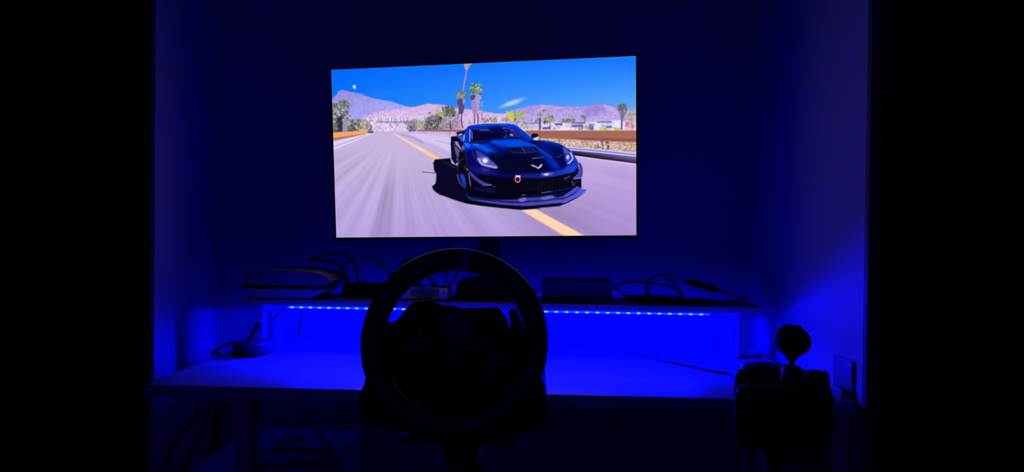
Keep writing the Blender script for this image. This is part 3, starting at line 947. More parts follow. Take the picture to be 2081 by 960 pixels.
    # left headlight
    paint(C6((540, 580), (620, 600), (740, 680), (880, 800), (1000, 920), (970, 945), (800, 920), (660, 870), (590, 760)), (46, 46, 128), 1, .6, to=(92, 90, 190), gdir=((970, 310), (1005, 340)))
    paint(C6((560, 590), (640, 640), (760, 740), (700, 740), (620, 680)), (70, 72, 160), .6, .8)
    for k in range(8):
        disc(C6((490 + k * 13, 620 + k * 28))[0], 1.3, 1.2, (78, 78, 186), .8, .4)
    paint(C6((620, 730), (700, 720), (800, 720), (820, 830), (700, 850), (640, 800)), (140, 140, 240), .75, 1.6)
    stroke(C6((600, 740), (630, 800), (680, 860), (800, 890), (955, 925)), 3.4, (226, 226, 255), 1, .35, 2.2)
    stroke(C6((605, 740), (635, 805), (690, 865), (810, 895), (950, 922)), 5.5, (120, 120, 250), .5, 1.5)
    disc(C6((738, 788))[0], 5.2, 5.0, (214, 214, 255), 1, .7)
    disc(C6((738, 790))[0], 3, 3, (255, 255, 255), .9, .5)
    # left cheek under the lamp
    paint(C6((440, 900), (560, 880), (640, 960), (440, 960)), (16, 20, 120), .7, 1.6)
    paint(G1((260, 150), (420, 100), (560, 140), (760, 160), (800, 230), (620, 260), (420, 230)), (24, 26, 118), .75, 2)
    paint(G1((460, 110), (620, 130), (640, 180), (500, 180)), (66, 66, 196), .55, 1.6)
    # right headlight
    paint(C7((905, 470), (950, 480), (1020, 540), (1080, 610), (1100, 680), (1060, 760), (980, 790), (950, 700), (930, 580)), (42, 58, 186), 1, .6)
    paint(C7((910, 480), (960, 490), (1020, 550), (1010, 600), (940, 560)), (86, 96, 190), .8, .8)
    paint(C7((1060, 540), (1110, 640), (1165, 740), (1175, 790), (1090, 890), (960, 900), (930, 850), (990, 800), (1090, 740), (1100, 660)), (18, 58, 214), .9, .8)
    stroke(C7((1040, 560), (1075, 640), (1080, 690), (1000, 770)), 2.6, (196, 206, 255), 1, .35, 2.8)
    stroke(C7((1050, 540), (1100, 650), (1095, 690)), 1.6, (90, 150, 255), .8, .6)
    disc(C7((998, 650))[0], 2.6, 4.2, (236, 240, 255), 1, .5, .2)
    disc(C7((1000, 690))[0], 3, 3, (120, 140, 255), .6, 1)
    # nose edge and bumper face
    paint(G2((380, 215), (560, 190), (830, 130), (900, 90), (1080, 60), (1090, 110), (1010, 200), (830, 240), (620, 285), (420, 312), (200, 318), (0, 320), (0, 225), (200, 225)),
          (22, 28, 128), .95, .8, to=(30, 70, 222), gdir=((1090, 350), (1165, 335)))
    paint(G2((380, 210), (520, 195), (640, 205), (600, 250), (440, 270), (390, 250)), (90, 94, 205), .9, 1)
    disc(G2((490, 240))[0], 6.2, 2, (205, 210, 255), .95, .8, -.05)
    disc(G2((485, 240))[0], 3, 1.2, (250, 250, 255), .9, .4)
    stroke(G1((700, 308), (1000, 318), (1440, 318)), 1.2, (6, 6, 26), .8, .5)
    # grille opening
    paint(G1((420, 240), (620, 265), (800, 310), (1440, 325)) + G2((200, 328), (420, 318), (620, 290), (830, 245), (1000, 210), (1060, 180), (1100, 100), (1115, 160),
             (1050, 260), (1010, 320), (1030, 400), (1000, 480), (900, 530), (760, 600), (640, 590), (400, 620), (0, 660)) +
          G1((1200, 690), (1000, 740), (700, 720), (260, 670), (190, 560), (210, 460), (330, 330)), (5, 4, 22), 1, .4)
    for i in range(7):
        for k in range(9):
            x = 300 + k * 70
            y = 360 + i * 34 - (k - 2) * 9
            stroke(G2((x, y + 5), (x + 50, y)), 1.0, (44, 40, 72), .5, .35)
    for i in range(6):
        stroke(G2((-60, 390 + i * 32), (200, 392 + i * 30), (430, 372 + i * 30)), .8, (32, 28, 58), .5, .5)
    paint(G2((815, 300), (960, 250), (970, 290), (830, 350)), (46, 42, 66), .8, .6)
    stroke(G2((840, 320), (950, 275)), 1.4, (96, 88, 110), .6, .5)
    # lower lips in the opening
    stroke(G2((390, 602), (500, 582), (600, 570)), 1.3, (150, 140, 176), .95, .3)
    stroke(G2((560, 575), (760, 545), (970, 495)), 1.6, (30, 34, 130), .9, .5)
    stroke(G1((1255, 655), (1325, 632)), 1.6, (120, 112, 140), .95, .3)
    paint(G1((300, 490), (560, 500), (680, 520), (740, 560), (740, 610), (560, 590), (330, 540)), (14, 16, 74), .9, 1)
    # left canards
    paint(G1((180, 110), (230, 160), (330, 260), (430, 340), (540, 400), (690, 440), (660, 458), (500, 458), (400, 390), (290, 290), (200, 190)), (66, 64, 176), 1, .3)
    stroke(G1((500, 458), (600, 452), (685, 446)), 1.2, (150, 135, 190), .9, .3)
    disc(G1((205, 135))[0], 1.8, 2.2, (120, 120, 190), .8, .4)
    paint(G1((690, 470), (740, 460), (735, 490), (700, 490)), (70, 62, 90), .8, .3)
    # right canard, fog area
    paint(G2((1110, 0), (1150, 20), (1185, 110), (1188, 210), (1165, 300), (1020, 325), (1010, 300), (1090, 230), (1120, 140)), (66, 72, 190), 1, .4)
    stroke(G2((1135, 10), (1178, 110), (1182, 220), (1160, 300)), 1.2, (18, 14, 50), .9, .3)
    stroke(G2((1005, 326), (1080, 318), (1165, 305)), 1.5, (190, 186, 255), .95, .3)
    paint(G2((1010, 335), (1150, 325), (1168, 480), (1110, 460), (1020, 500), (990, 470)), (6, 4, 18), 1, .4)
    stroke(G2((1020, 460), (1060, 390), (1100, 360)), 2, (70, 62, 60), .8, .6)
    stroke(G2((975, 365), (1005, 395), (990, 420), (1010, 460)), .9, (170, 190, 255), .9, .3)
    # splitter: upper blade
    paint(G1((160, 620), (210, 680), (260, 680), (500, 715), (800, 740), (1180, 730), (1220, 705), (1330, 690), (1440, 690)) +
          G2((340, 682), (560, 645), (620, 650), (700, 690), (820, 650), (960, 560), (1080, 465), (1140, 490), (1150, 515), (1010, 610), (820, 705), (640, 710),
             (420, 748), (120, 755), (0, 790)) + G1((1230, 775), (1160, 780), (800, 755), (400, 710), (250, 715), (180, 690)), (66, 62, 152), 1, .3)
    paint(G1((150, 620), (215, 680), (440, 690), (700, 730), (700, 745), (400, 705), (250, 712), (180, 690)), (12, 12, 62), .9, .6)
    paint(G1((1180, 740), (1220, 706), (1330, 692), (1360, 740), (1240, 775)), (124, 112, 192), .9, .5)
    paint(G2((360, 690), (560, 652), (620, 655), (630, 700), (440, 745)), (112, 104, 192), .8, .6)
    paint(G2((840, 640), (960, 560), (1080, 470), (1140, 500), (1000, 605), (850, 690)), (74, 84, 214), .9, .7)
    paint(G1((180, 640), (240, 690), (320, 690), (240, 715)), (20, 44, 170), .9, .5)
    # splitter: lower blade
    paint(G1((210, 730), (300, 728), (500, 745), (800, 775), (1100, 800), (1230, 800), (1440, 775)) +
          G2((120, 775), (420, 768), (640, 728), (820, 722), (1010, 632), (1150, 520), (1262, 532), (1240, 575), (1090, 670), (820, 790), (720, 795), (420, 830), (200, 850), (0, 858)) +
          G1((1290, 858), (900, 840), (600, 800), (300, 755)), (70, 72, 186), 1, .3, to=(80, 96, 226), gdir=((1090, 400), (1190, 390)))
    paint(G2((1150, 520), (1262, 532), (1240, 575), (1090, 665), (1000, 700), (1010, 640)), (72, 92, 228), .9, .6)
    stroke(G2((640, 800), (820, 788), (1090, 668), (1240, 576)), .8, (120, 130, 235), .7, .3)
    stroke(G1((240, 735), (600, 792), (1000, 840), (1290, 858)), .9, (24, 28, 120), .8, .4)
    # dark underside edge
    paint(G1((150, 640), (210, 735), (600, 805), (900, 845), (1290, 862), (1440, 862)) + G2((200, 855), (420, 835), (720, 800), (830, 795), (1090, 672), (1250, 580), (1090, 690), (900, 790),
          (740, 855), (420, 885), (100, 905), (0, 915)) + G1((1250, 930), (1050, 915), (600, 870), (200, 815), (130, 795)), (5, 4, 22), 1, .3)
    stroke(G2((1150, 490), (1190, 490), (1195, 515)), 1.2, (130, 140, 190), .8, .4)
    # front left wheel
    paint(C8((690, 380), (700, 280), (740, 160), (800, 105), (870, 110), (880, 260), (930, 400), (940, 600), (900, 640), (850, 650), (780, 600), (720, 500)), (8, 6, 22), 1, .4)
    stroke(C8((705, 360), (715, 270), (750, 170), (815, 110)), 1.1, (70, 66, 96), .9, .4)
    paint(C8((740, 385), (820, 385), (850, 480), (860, 600), (840, 620), (790, 560), (750, 470)), (12, 44, 176), 1, .5)
    paint(C8((760, 390), (800, 390), (850, 600), (800, 540)), (20, 70, 225), .8, .7)
    stroke(C8((700, 385), (720, 480), (770, 570), (848, 636)), 2.0, (110, 112, 170), .95, .4, 1.2)
    stroke(C8((850, 300), (830, 250), (845, 230)), 1.6, (100, 92, 92), .7, .5)
    stroke(C8((860, 285), (885, 330)), 2.4, (120, 120, 180), .9, .5)
    stroke(C8((900, 360), (915, 470), (935, 605)), 1.7, (160, 134, 160), .95, .3)
    stroke(C8((830, 10), (868, 120), (880, 260), (900, 340)), 1.2, (44, 40, 62), .9, .4)
    # right mirror
    paint(C7((350, 290), (370, 245), (410, 235), (460, 240), (480, 265), (450, 300), (400, 300), (380, 320)), (6, 6, 52), 1, .3, smooth=True)
    paint(C7((400, 330), (440, 300), (480, 285), (490, 325), (470, 350), (400, 350)), (226, 214, 200), .95, .5)
    # tow hook
    cx, cy = 1052.6, 365.4
    ring = [(cx + 5.0 * math.cos(a), cy + 5.2 * math.sin(a)) for a in (2 * math.pi * (k / 20) - .9 for k in range(17))]
    stroke(ring, 2.2, (235, 130, 140), 1, .25)
    paint(G1((1120, 290), (1140, 255), (1225, 260), (1240, 290), (1200, 300)), (240, 170, 190), 1, .3)
    stroke(G1((1150, 276), (1228, 276)), 2, (250, 245, 250), 1, .3)


draw_picture()

# ------------------------------------------------------------------ the display
MW, MH = 0.9297, 0.523
MP = (-0.1717, 1.6406, 1.35)
mrot = Matrix.Rotation(-0.0726, 4, 'Z') @ Matrix.Rotation(0.0444, 4, 'X') @ Matrix.Rotation(-0.0198, 4, 'Y')
disp = thing('display', 'large wide display above the shelf showing a dark blue sports car on a desert road', 'display',
             matrix=Matrix.Translation(MP) @ mrot)


def screen_mesh():
    nx, ny = 700, 394
    xs = np.linspace(-MW / 2, MW / 2, nx)
    zs = np.linspace(-MH / 2, MH / 2, ny)
    X, Z = np.meshgrid(xs, zs)
    co = np.stack([X, np.full_like(X, -.0012), Z], -1).reshape(-1, 3)
    # homography from the screen's own coordinates to the units the picture was drawn in
    src = [(-MW / 2, MH / 2), (MW / 2, MH / 2), (MW / 2, -MH / 2), (-MW / 2, -MH / 2)]
    dst = [(674, 142), (1293.5, 113.7), (1291.7, 477.7), (683.5, 484.4)]
    A, b = [], []
    for (x, z), (u, v) in zip(src, dst):
        A += [[x, z, 1, 0, 0, 0, -u * x, -u * z], [0, 0, 0, x, z, 1, -v * x, -v * z]]
        b += [u, v]
    h = np.linalg.solve(np.array(A), np.array(b))
    w = h[6] * X + h[7] * Z + 1
    U = (h[0] * X + h[1] * Z + h[2]) / w
    V = (h[3] * X + h[4] * Z + h[5]) / w
    px = np.clip((U - U0) * K - .5, 0, CW - 1.001)
    py = np.clip((V - V0) * K - .5, 0, CH - 1.001)
    ix, iy = px.astype(int), py.astype(int)
    fx, fy = (px - ix)[..., None], (py - iy)[..., None]
    c = (IMG[iy, ix] * (1 - fx) + IMG[iy, ix + 1] * fx) * (1 - fy) + (IMG[iy + 1, ix] * (1 - fx) + IMG[iy + 1, ix + 1] * fx) * fy
    c = np.clip(c, 0, 255) / 255
    lin = np.where(c <= .04045, c / 12.92, ((c + .055) / 1.055) ** 2.4)
    i = np.arange((ny - 1) * (nx - 1))
    r, q = i // (nx - 1), i % (nx - 1)
    a = r * nx + q
    faces = np.stack([a, a + 1, a + nx + 1, a + nx], -1)
    me = bpy.data.meshes.new('screen')
    me.vertices.add(len(co))
    me.vertices.foreach_set('co', co.ravel())
    me.loops.add(faces.size)
    me.loops.foreach_set('vertex_index', faces.ravel())
    me.polygons.add(len(faces))
    me.polygons.foreach_set('loop_start', np.arange(len(faces)) * 4)
    me.polygons.foreach_set('loop_total', np.full(len(faces), 4))
    me.update()
    at_ = me.color_attributes.new('picture', 'FLOAT_COLOR', 'POINT')
    rgba = np.ones((len(co), 4), np.float32)
    rgba[:, :3] = lin.reshape(-1, 3)
    at_.data.foreach_set('color', rgba.ravel())
    m = bpy.data.materials.new('lit_screen')
    m.use_nodes = True
    nt = m.node_tree
    nt.nodes.remove(nt.nodes['Principled BSDF'])
    e = nt.nodes.new('ShaderNodeEmission')
    e.inputs[1].default_value = SCREEN_GAIN
    vc = nt.nodes.new('ShaderNodeVertexColor')
    vc.layer_name = 'picture'
    nt.links.new(vc.outputs['Color'], e.inputs[0])
    nt.links.new(e.outputs[0], nt.nodes['Material Output'].inputs[0])
    me.materials.append(m)
    o = bpy.data.objects.new('screen', me)
    COL.objects.link(o)
    o.parent = disp
    return o


screen_mesh()
link('casing', box(-MW / 2 - .0075, MW / 2 + .0075, 0, .028, -MH / 2 - .011, MH / 2 + .0065, .003), M['gloss'], disp)
link('rear_housing', box(-.30, .30, .028, .055, -.22, .10, .008), M['black'], disp)
_im = disp.matrix_world.inverted() if False else (Matrix.Translation(MP) @ mrot).inverted()


def world_child(name, bm, m, parent, pm_inv):
    bmesh.ops.transform(bm, matrix=pm_inv, verts=bm.verts)
    return link(name, bm, m, parent)


world_child('stand_column', box(-.178, -.113, 1.695, 1.725, SZ1 + .02, 1.25, .004), M['black'], disp, _im)
world_child('stand_base', prism([(-.250, SZ1 + .0016), (-.03, SZ1 + .0016), (-.03, .952), (-.205, .957), (-.240, .945)], 1.655, 1.775, .004, plane='xz'), M['black'], disp, _im)
world_child('mounting_bracket', box(-.20, -.09, 1.68, 1.70, 1.13, 1.24, .004), M['black'], disp, _im)

# ------------------------------------------------------------------ game console lying on the shelf
ZT = SZ1 + .0015                 # top surface of the shelf
con = thing('game_console', 'game console with black core band lying on the left end of the shelf', 'console', (-.75, 1.682, ZT))
core = [(-.142, .030), (.110, .030), (.128, .034), (.150, .050), (.143, .056), (.122, .044), (.105, .041), (-.142, .041)]
link('core_band', prism(core, -.075, .075, .001, plane='xz'), M['gloss'], con)
low = [(-.120, .0302), (-.112, .010), (-.098, .002), (.060, .0015), (.085, .008), (.112, .0225), (.116, .0302)]
link('lower_shell', prism(low, -.08, .08, .002, plane='xz'), M['white'], con)
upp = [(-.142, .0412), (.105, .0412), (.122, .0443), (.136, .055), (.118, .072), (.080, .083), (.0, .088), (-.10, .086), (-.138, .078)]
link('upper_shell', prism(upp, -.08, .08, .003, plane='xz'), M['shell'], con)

# box on the right half of the shelf
b = at(1173, 600, y=1.63)
kit = thing('black_box', 'plain dark oblong box standing on the shelf right of the steering wheel', 'box', (.127, 1.665, ZT))
link('carton', box(-.104, .104, -.035, .06, 0, .066, .002), M['box'], kit)
link('lid_seam', box(-.105, .105, -.036, .061, .0175, .0190, .0003), M['greycable'], kit)

# small things on the shelf
hub = thing('power_strip', 'black power strip lying on the shelf behind the cable tangle', 'power strip', (-.52, 1.70, ZT))
link('strip_body', box(-.085, .085, -.03, .03, 0, .042, .006), M['black'], hub)
for k in range(4):
    link('socket', lathe([(.016, .0405), (.016, .0435), (.013, .0435), (.012, .0425)], 16, (-.06 + k * .04, 0, 0)), M['gloss'], hub)

gp = thing('game_controller', 'pale game controller lying on the shelf behind the steering wheel rim', 'controller', (-.335, 1.665, ZT))
body = [(-.058, .012), (-.05, .03), (-.025, .036), (.025, .036), (.05, .03), (.058, .012), (.074, -.045), (.066, -.062), (.052, -.06), (.034, -.024),
        (-.034, -.024), (-.052, -.06), (-.066, -.062), (-.074, -.045)]
link('controller_body', prism(crom(body, 4), .004, .036, .010, 3), M['white'], gp)
for sx in (-1, 1):
    link('thumbstick', lathe([(.006, .034), (.006, .044), (.009, .046), (.009, .050), (.004, .0505)], 18, (sx * .024, -.008, 0)), M['black'], gp)
link('touchpad', box(-.022, .022, .006, .030, .034, .0375, .002), M['white'], gp)
link('dpad', box(-.052, -.036, .006, .012, .034, .040, .001, bm=box(-.047, -.041, .001, .017, .034, .040, .001)), M['black'], gp)
for (dx, dy) in ((0, .009), (0, -.009), (.009, 0), (-.009, 0)):
    link('action_button', lathe([(.0035, .034), (.0035, .0405), (.002, .041)], 12, (.045 + dx, .009 + dy, 0)), M['grey'], gp)

adp = thing('plug_adapter', 'small white plug adapter on the shelf beside the monitor stand', 'adapter', (-.268, 1.66, ZT))
link('adapter_body', box(-.014, .014, -.012, .012, 0, .034, .005), M['white'], adp)
link('adapter_plug', lathe([(.008, .034), (.008, .046), (.005, .048)], 14), M['white'], adp)

flat = thing('flat_black_case', 'flat black case on the shelf, right of the upright stick', 'case', (.375, 1.70, ZT))
link('case_lower', box(-.085, .085, -.045, .05, 0, .009, .003), M['black'], flat)
link('case_lid', box(-.084, .084, -.044, .049, .0095, .014, .003), M['grey'], flat)
flat2 = thing('flat_black_remote', 'slim black remote lying on the shelf near its right end', 'remote', (.47, 1.645, ZT))
link('remote_body', box(-.06, .06, -.017, .017, 0, .016, .005), M['gloss'], flat2)
for k in range(5):
    link('remote_button', lathe([(.004, .0155), (.004, .0172), (.003, .0176)], 10, (-.04 + k * .02, 0, 0)), M['grey'], flat2)
stk = thing('upright_antenna', 'upright black antenna standing on the shelf right of the dark box', 'antenna', (.333, 1.625, ZT))
link('antenna_foot', lathe([(.012, 0), (.012, .006), (.006, .010)], 18), M['black'], stk)
link('antenna_rod', lathe([(.0055, .008), (.005, .030), (.0042, .066), (.002, .069)], 14), M['black'], stk)


# ------------------------------------------------------------------ cables
def cable(name, pts, r, label, m='cable', group='loose cables around the desk', plugs=(), cat='cable'):
    if plugs:
        t = thing(name, label, cat, pts[0], group=group)
        o = Vector(pts[0])
        link('cord', tube([Vector(p) - o for p in pts], r, 8, 8), M[m], t)
        for (i, rr, ln) in plugs:
            p = Vector(pts[i]) - o
            d = (Vector(pts[i]) - Vector(pts[i - 1 if i else 1])).normalized()
            link('connector', tube([p - d * ln * .5, p + d * ln * .5], rr, 10, 1), M['black'], t)
        return t
    return simple(name, tube(pts, r, 8, 8), M[m], label, cat, group)


def P(lst, y0, y1=None):
    """points given where they appear, between depth y0 and y1"""
    y1 = y0 if y1 is None else y1
    n = len(lst) - 1
    return [at(u, v, y=y0 + (y1 - y0) * k / n) for k, (u, v) in enumerate(lst)]


cable('cable', P([(628, 529), (660, 520), (690, 516), (712, 528), (724, 548), (728, 575), (730, 604)], 1.72), .0032,
      'thick black cable arching highest over the right of the console')
cable('cable', P([(634, 531), (662, 530), (684, 536), (702, 556), (708, 580), (706, 604)], 1.784), .0045, 'black cable dropping close behind the console corner')
cable('cable', P([(690, 545), (704, 536), (730, 527), (752, 526), (772, 538), (790, 552), (812, 560)], 1.76), .0028, 'thin black cable arching from the console towards the wheel')
cable('cable', P([(727, 540), (722, 556), (732, 572), (750, 582), (772, 586), (800, 588)], 1.71), .0022, 'thin grey cable loop hanging beside the power strip', 'greycable')
cable('cable', P([(727, 540), (740, 528), (765, 528), (785, 548), (792, 565)], 1.74), .0022, 'thin grey cable arch above the power strip', 'greycable')
cable('cable', P([(812, 540), (830, 528), (848, 540), (866, 560), (884, 580), (890, 600)], 1.74), .004, 'black cable behind the upper left of the wheel rim')
cable('cable', P([(938, 540), (926, 562), (914, 580), (904, 594), (898, 600)], 1.65), .0035, 'black cable slanting down from behind the display through the wheel opening')
cable('cable', P([(909, 494), (908, 520), (906, 556), (904, 590), (903, 600)], 1.77), .0040, 'pale vertical cable hanging below the display left of its column', 'whitecable')
cable('cable', P([(1086, 592), (1096, 588), (1106, 582), (1112, 578)], 1.735), .003, 'short black cable entering the left end of the dark box')
cable('cable', P([(1246, 586), (1262, 578), (1285, 573), (1312, 574), (1340, 578), (1366, 584), (1382, 596), (1384, 603)], 1.74), .003,
      'black cable arching low between the dark box and the flat case')
cable('cable', P([(1246, 584), (1258, 590), (1268, 600), (1276, 606)], 1.72), .003, 'short black cable drooping from the right end of the dark box')
cable('cable', P([(1313, 578), (1322, 566), (1340, 560), (1362, 560), (1384, 568), (1402, 576)], 1.70), .0028, 'black cable arching from the antenna to the inline power brick')
cable('cable', P([(1350, 565), (1368, 574), (1380, 590), (1388, 604)], 1.755), .003, 'black cable leaning behind the antenna arch')
br = P([(1402, 573), (1454, 589)], 1.70)
brick = thing('power_brick', 'inline black power brick held up by its cable above the shelf', 'adapter', br[0])
bd = br[1] - br[0]
ang = math.atan2(bd.z, bd.x)
bmb = box(0, bd.length, -.014, .014, -.010, .010, .004)
bmesh.ops.transform(bmb, matrix=Matrix.Rotation(-ang, 4, 'Y'), verts=bmb.verts)
link('brick_body', bmb, M['black'], brick)
bmb = tube([bd * -.12, bd * .02], .005, 10, 1)
link('strain_relief', bmb, M['rubber'], brick)
bmb = tube([bd * .98, bd * 1.14], .005, 10, 1)
link('strain_relief', bmb, M['rubber'], brick)
cable('cable', P([(1456, 589), (1478, 596), (1500, 605), (1518, 605), (1532, 607)], 1.69, 1.72), .0028, 'black cable running from the power brick down to the right shelf end')

# cables around the legs
cable('cable', P([(614, 628), (613, 642), (610, 660), (606, 678)], 1.80, 1.80), .0055, 'thick black cable hanging on the wall behind the left shelf opening')
cable('cable', P([(660, 628), (664, 650), (676, 668), (692, 674), (704, 668), (720, 655)], 1.81), .0016, 'thin pale cable sagging on the wall under the shelf', 'whitecable')
cable('cable', P([(577, 625), (564, 640), (552, 655), (534, 676), (512, 697)], 1.75, 1.62), .0040, 'black cable slanting behind the left shelf leg down to the puck')
cable('cable', P([(568, 630), (563, 650), (562, 668), (560, 683)], 1.81), .0035, 'black cable hanging straight behind the left shelf leg')
cable('cable', [Vector((-.868, 1.55, .762)), Vector((-.885, 1.552, .768)), at(455, 702, y=1.56), at(440, 712, y=1.57), at(431, 719, y=1.575), Vector((-.936, 1.58, .70)), Vector((-.94, 1.585, .45)),
                Vector((-.94, 1.59, .02))], .0034,
      'black cable from the puck over the left desk edge')
zc = DZ + .0032
cable('cable', [at(1260, 713, z=zc), at(1300, 721, z=zc), at(1345, 733, z=zc), at(1400, 744, z=zc), at(1450, 755, z=zc), at(1490, 765, z=zc), Vector((.455, 1.21, zc)),
                Vector((.44, 1.12, DZ + .05)), Vector((.40, .955, .83))], .003,
      'black shifter cable lying across the right half of the desk', 'cable')
cable('cable', [at(1511, 693, y=1.80), at(1517, 702, y=1.80), Vector((.66, 1.765, zc)), Vector((.672, 1.66, zc)), Vector((.675, 1.55, zc)), Vector((.68, 1.45, zc))], .003,
      'pale cable running along the right wall on the desk', 'whitecable')
cable('cable', [at(1500, 727, z=zc), at(1528, 726, z=zc), at(1552, 724, z=zc), at(1572, 734, z=zc), at(1600, 752, z=zc)], .003, 'black cable on the desk beside the right shelf leg')
cable('cable', P([(1512, 650), (1526, 647), (1540, 640), (1547, 634)], 1.66), .0022, 'thin pale cable end hanging under the right shelf corner', 'whitecable')

# cables and things below the desk
cable('cable', P([(404, 815), (398, 850), (372, 880), (348, 915), (336, 960), (330, 1010)], 1.60), .006, 'black cable sweeping down to the lower left under the desk')
cable('cable', P([(430, 815), (416, 860), (400, 900), (380, 940), (372, 1000)], 1.62), .005, 'black cable hanging below the desk, second from the left')
cable('cable', P([(440, 818), (436, 850), (434, 890), (424, 930), (420, 1000)], 1.66), .008, 'thick black cable bundle hanging left of the desk leg')
cable('cable', P([(468, 820), (450, 845), (440, 880), (452, 915), (448, 960)], 1.64), .005, 'black cable looping close to the left desk leg')
cable('cable', P([(546, 828), (540, 850), (530, 880), (520, 912)], 1.72), .0045, 'pale cable slanting behind the left desk leg', 'whitecable')
cable('cable', P([(587, 822), (587, 845), (586, 870), (586, 890)], 1.78), .0045, 'pale cable hanging straight down under the desk', 'whitecable')

lowbox = thing('storage_box', 'pale low storage box under the left half of the desk', 'box', (-.72, 1.575, 0))
link('box_body', box(-.20, .155, -.19, .16, 0, .435, .004), M['white'], lowbox)
link('box_lid', box(-.203, .158, -.193, .163, .435, .452, .004), M['white'], lowbox)
zb = .456
cable('cable', [at(515, 925, z=zb), at(555, 914, z=zb), at(600, 913, z=zb), at(645, 919, z=zb), at(676, 920, z=zb), at(664, 904, z=zb), at(650, 884, z=zb), at(642, 876, z=zb)],
      .004, 'black cable curling over the lid of the storage box')
cable('cable', [at(514, 948, z=zb), at(560, 946, z=zb), at(610, 943, z=zb), at(660, 942, z=zb), at(684, 941, z=zb)],
      .006, 'thick black cable along the front of the storage box lid')
cable('cable', [at(560, 905, z=zb), at(590, 897, z=zb), at(616, 893, z=zb), at(600, 888, z=zb)], .003, 'short black cable end at the back of the storage box lid')

# ------------------------------------------------------------------ puck shaped charging stand, left of the shelf leg
pk = thing('charging_stand', 'round dark charging puck with slanted arm on the left of the desk', 'charger', (-.823, 1.545, DZ))
link('base_ring', lathe([(.050, 0), (.056, .003), (.057, .009), (.054, .012)], 40), M['rubber'], pk)
link('puck_body', lathe([(.052, .011), (.053, .016), (.052, .030), (.048, .034), (.036, .0355), (.010, .036)], 40), M['grey'], pk)
link('charge_ring', torus(.036, .0022, .0016, .036, nu=40, nv=8), M['black'], pk)
link('arm', tube([(-.008, -.01, .034), (.003, .0, .060), (.016, .012, .086)], .0075, 10, 6), M['black'], pk)

# clear tray by the right wall
tr = thing('storage_tray', 'small grey upright tray against the right wall at the desk front', 'tray', (.694, 1.26, DZ))
link('tray_back', box(.010, .013, -.03, .045, 0, .085, .001), M['greycable'], tr)
link('tray_floor', box(-.010, .010, -.03, .045, 0, .004, .001), M['greycable'], tr)
link('tray_lip', box(-.012, -.009, -.03, .045, 0, .022, .001), M['greycable'], tr)

# ------------------------------------------------------------------ racing wheel
WR = 0.1405
WC = (-.1195, .80, .944)
tau = math.radians(16)
Xv, Yv = Vector((1, 0, 0)), Vector((0, math.sin(tau), math.cos(tau)))
Nv = Xv.cross(Yv)
if Nv.y > 0:
    Nv = -Nv
roll = math.radians(-6.5)
Wm = Matrix(((Xv.x, Yv.x, Nv.x, WC[0]), (Xv.y, Yv.y, Nv.y, WC[1]), (Xv.z, Yv.z, Nv.z, WC[2]), (0, 0, 0, 1)))
Wroll = Matrix.Rotation(roll, 4, 'Z')
rw = thing('racing_wheel', 'black leather racing simulator wheel on its base in front of the desk', 'steering wheel', matrix=Wm)
PXS = WR / 192.5
cr6, sr6 = math.cos(-roll), math.sin(-roll)


def wl(u, v):
    """wheel face coordinates of a traced outline point (wheel turned upright)"""
    x, y = (u - 923.5) * PXS, -(v - 692) * PXS
    return (x * cr6 - y * sr6, x * sr6 + y * cr6)


def wpart(name, bm, m, parent=rw):
    if parent is rw:
        bmesh.ops.transform(bm, matrix=Wroll, verts=bm.verts)
    return link(name, bm, m, parent)


def grip(a):
    d = abs(((math.degrees(a) % 360) - 180))
    d2 = min(abs(d - 140), 60)
    return 1.0 + .10 * math.exp(-((d2) / 18) ** 2)


rim = wpart('rim', torus(WR - .0178, .0176, .0150, 0, nu=120, nv=18), M['leather'])
a0 = math.pi / 2
wpart('center_marker', torus(WR - .0178, .0181, .0155, 0, a0 - .052, a0 + .052, 6, 18), M['marker'], rim).data.transform(Wroll)
st_bm = bmesh.new()  # stitches on the upper half stand in for the blue-lit inner rim edge
for k in range(62):
    a = -.15 + 2 * math.pi * k / 110
    torus(WR - .0356, .0012, .0014, .001, a, a + .040, 2, 6, bm=st_bm)
sto = wpart('lit_edge_stitching', st_bm, M['lit_thread'], rim)
sto.data.transform(Wroll)

hubpoly = [(775, 655), (792, 664), (806, 662), (814, 652), (828, 624), (840, 616), (862, 611.5), (880, 616), (897, 624), (915, 629), (937, 628), (955, 632.5),
           (970, 633.5), (995, 627.5), (1010, 625.5), (1020, 632), (1031, 648), (1036, 672), (1050, 680), (1064, 679), (1076, 668), (1086, 668), (1088, 725),
           (1050, 738), (1008, 752), (984, 776), (966, 806), (958, 850), (952, 870), (898, 870), (892, 846), (884, 806), (866, 776), (842, 758), (806, 756), (757, 748), (757, 700)]
hubpart = wpart('hub', prism([wl(*p) for p in hubpoly], -.012, .010, .003), M['black'])
capc = wl(932, 668)
hc = wpart('hub_cap', lathe([(.0235, .008), (.0235, .013), (.021, .0155), (.004, .017)], 40, (capc[0], capc[1], 0)), M['grey'], hubpart)
hc.data.transform(Wroll)
ring_o = wpart('cap_ring', torus(.0245, .0012, .0012, .0125, nu=48, nv=8), M['grey'], hubpart)
ring_o.data.transform(Matrix.Translation((capc[0], capc[1], 0)))
ring_o.data.transform(Wroll)
for (u, v, r) in ((858, 680, .0055), (990, 692, .0055), (828, 705, .006), (1010, 726, .006), (878, 700, .0045), (972, 706, .0045), (840, 690, .004), (1004, 706, .004),
                  (925, 716, .006)):
    x, y = wl(u, v)
    o = wpart('button', lathe([(r, .009), (r, .0125), (r * .8, .0135), (r * .2, .0138)], 16, (x, y, 0)), M['grey'], hubpart)
    o.data.transform(Wroll)
x, y = wl(846, 712)
o = wpart('direction_pad', box(x - .009, x + .009, y - .003, y + .003, .009, .0135, .001, bm=box(x - .003, x + .003, y - .009, y + .009, .009, .0135, .001)), M['grey'], hubpart)
o.data.transform(Wroll)
x, y = wl(1000, 745)
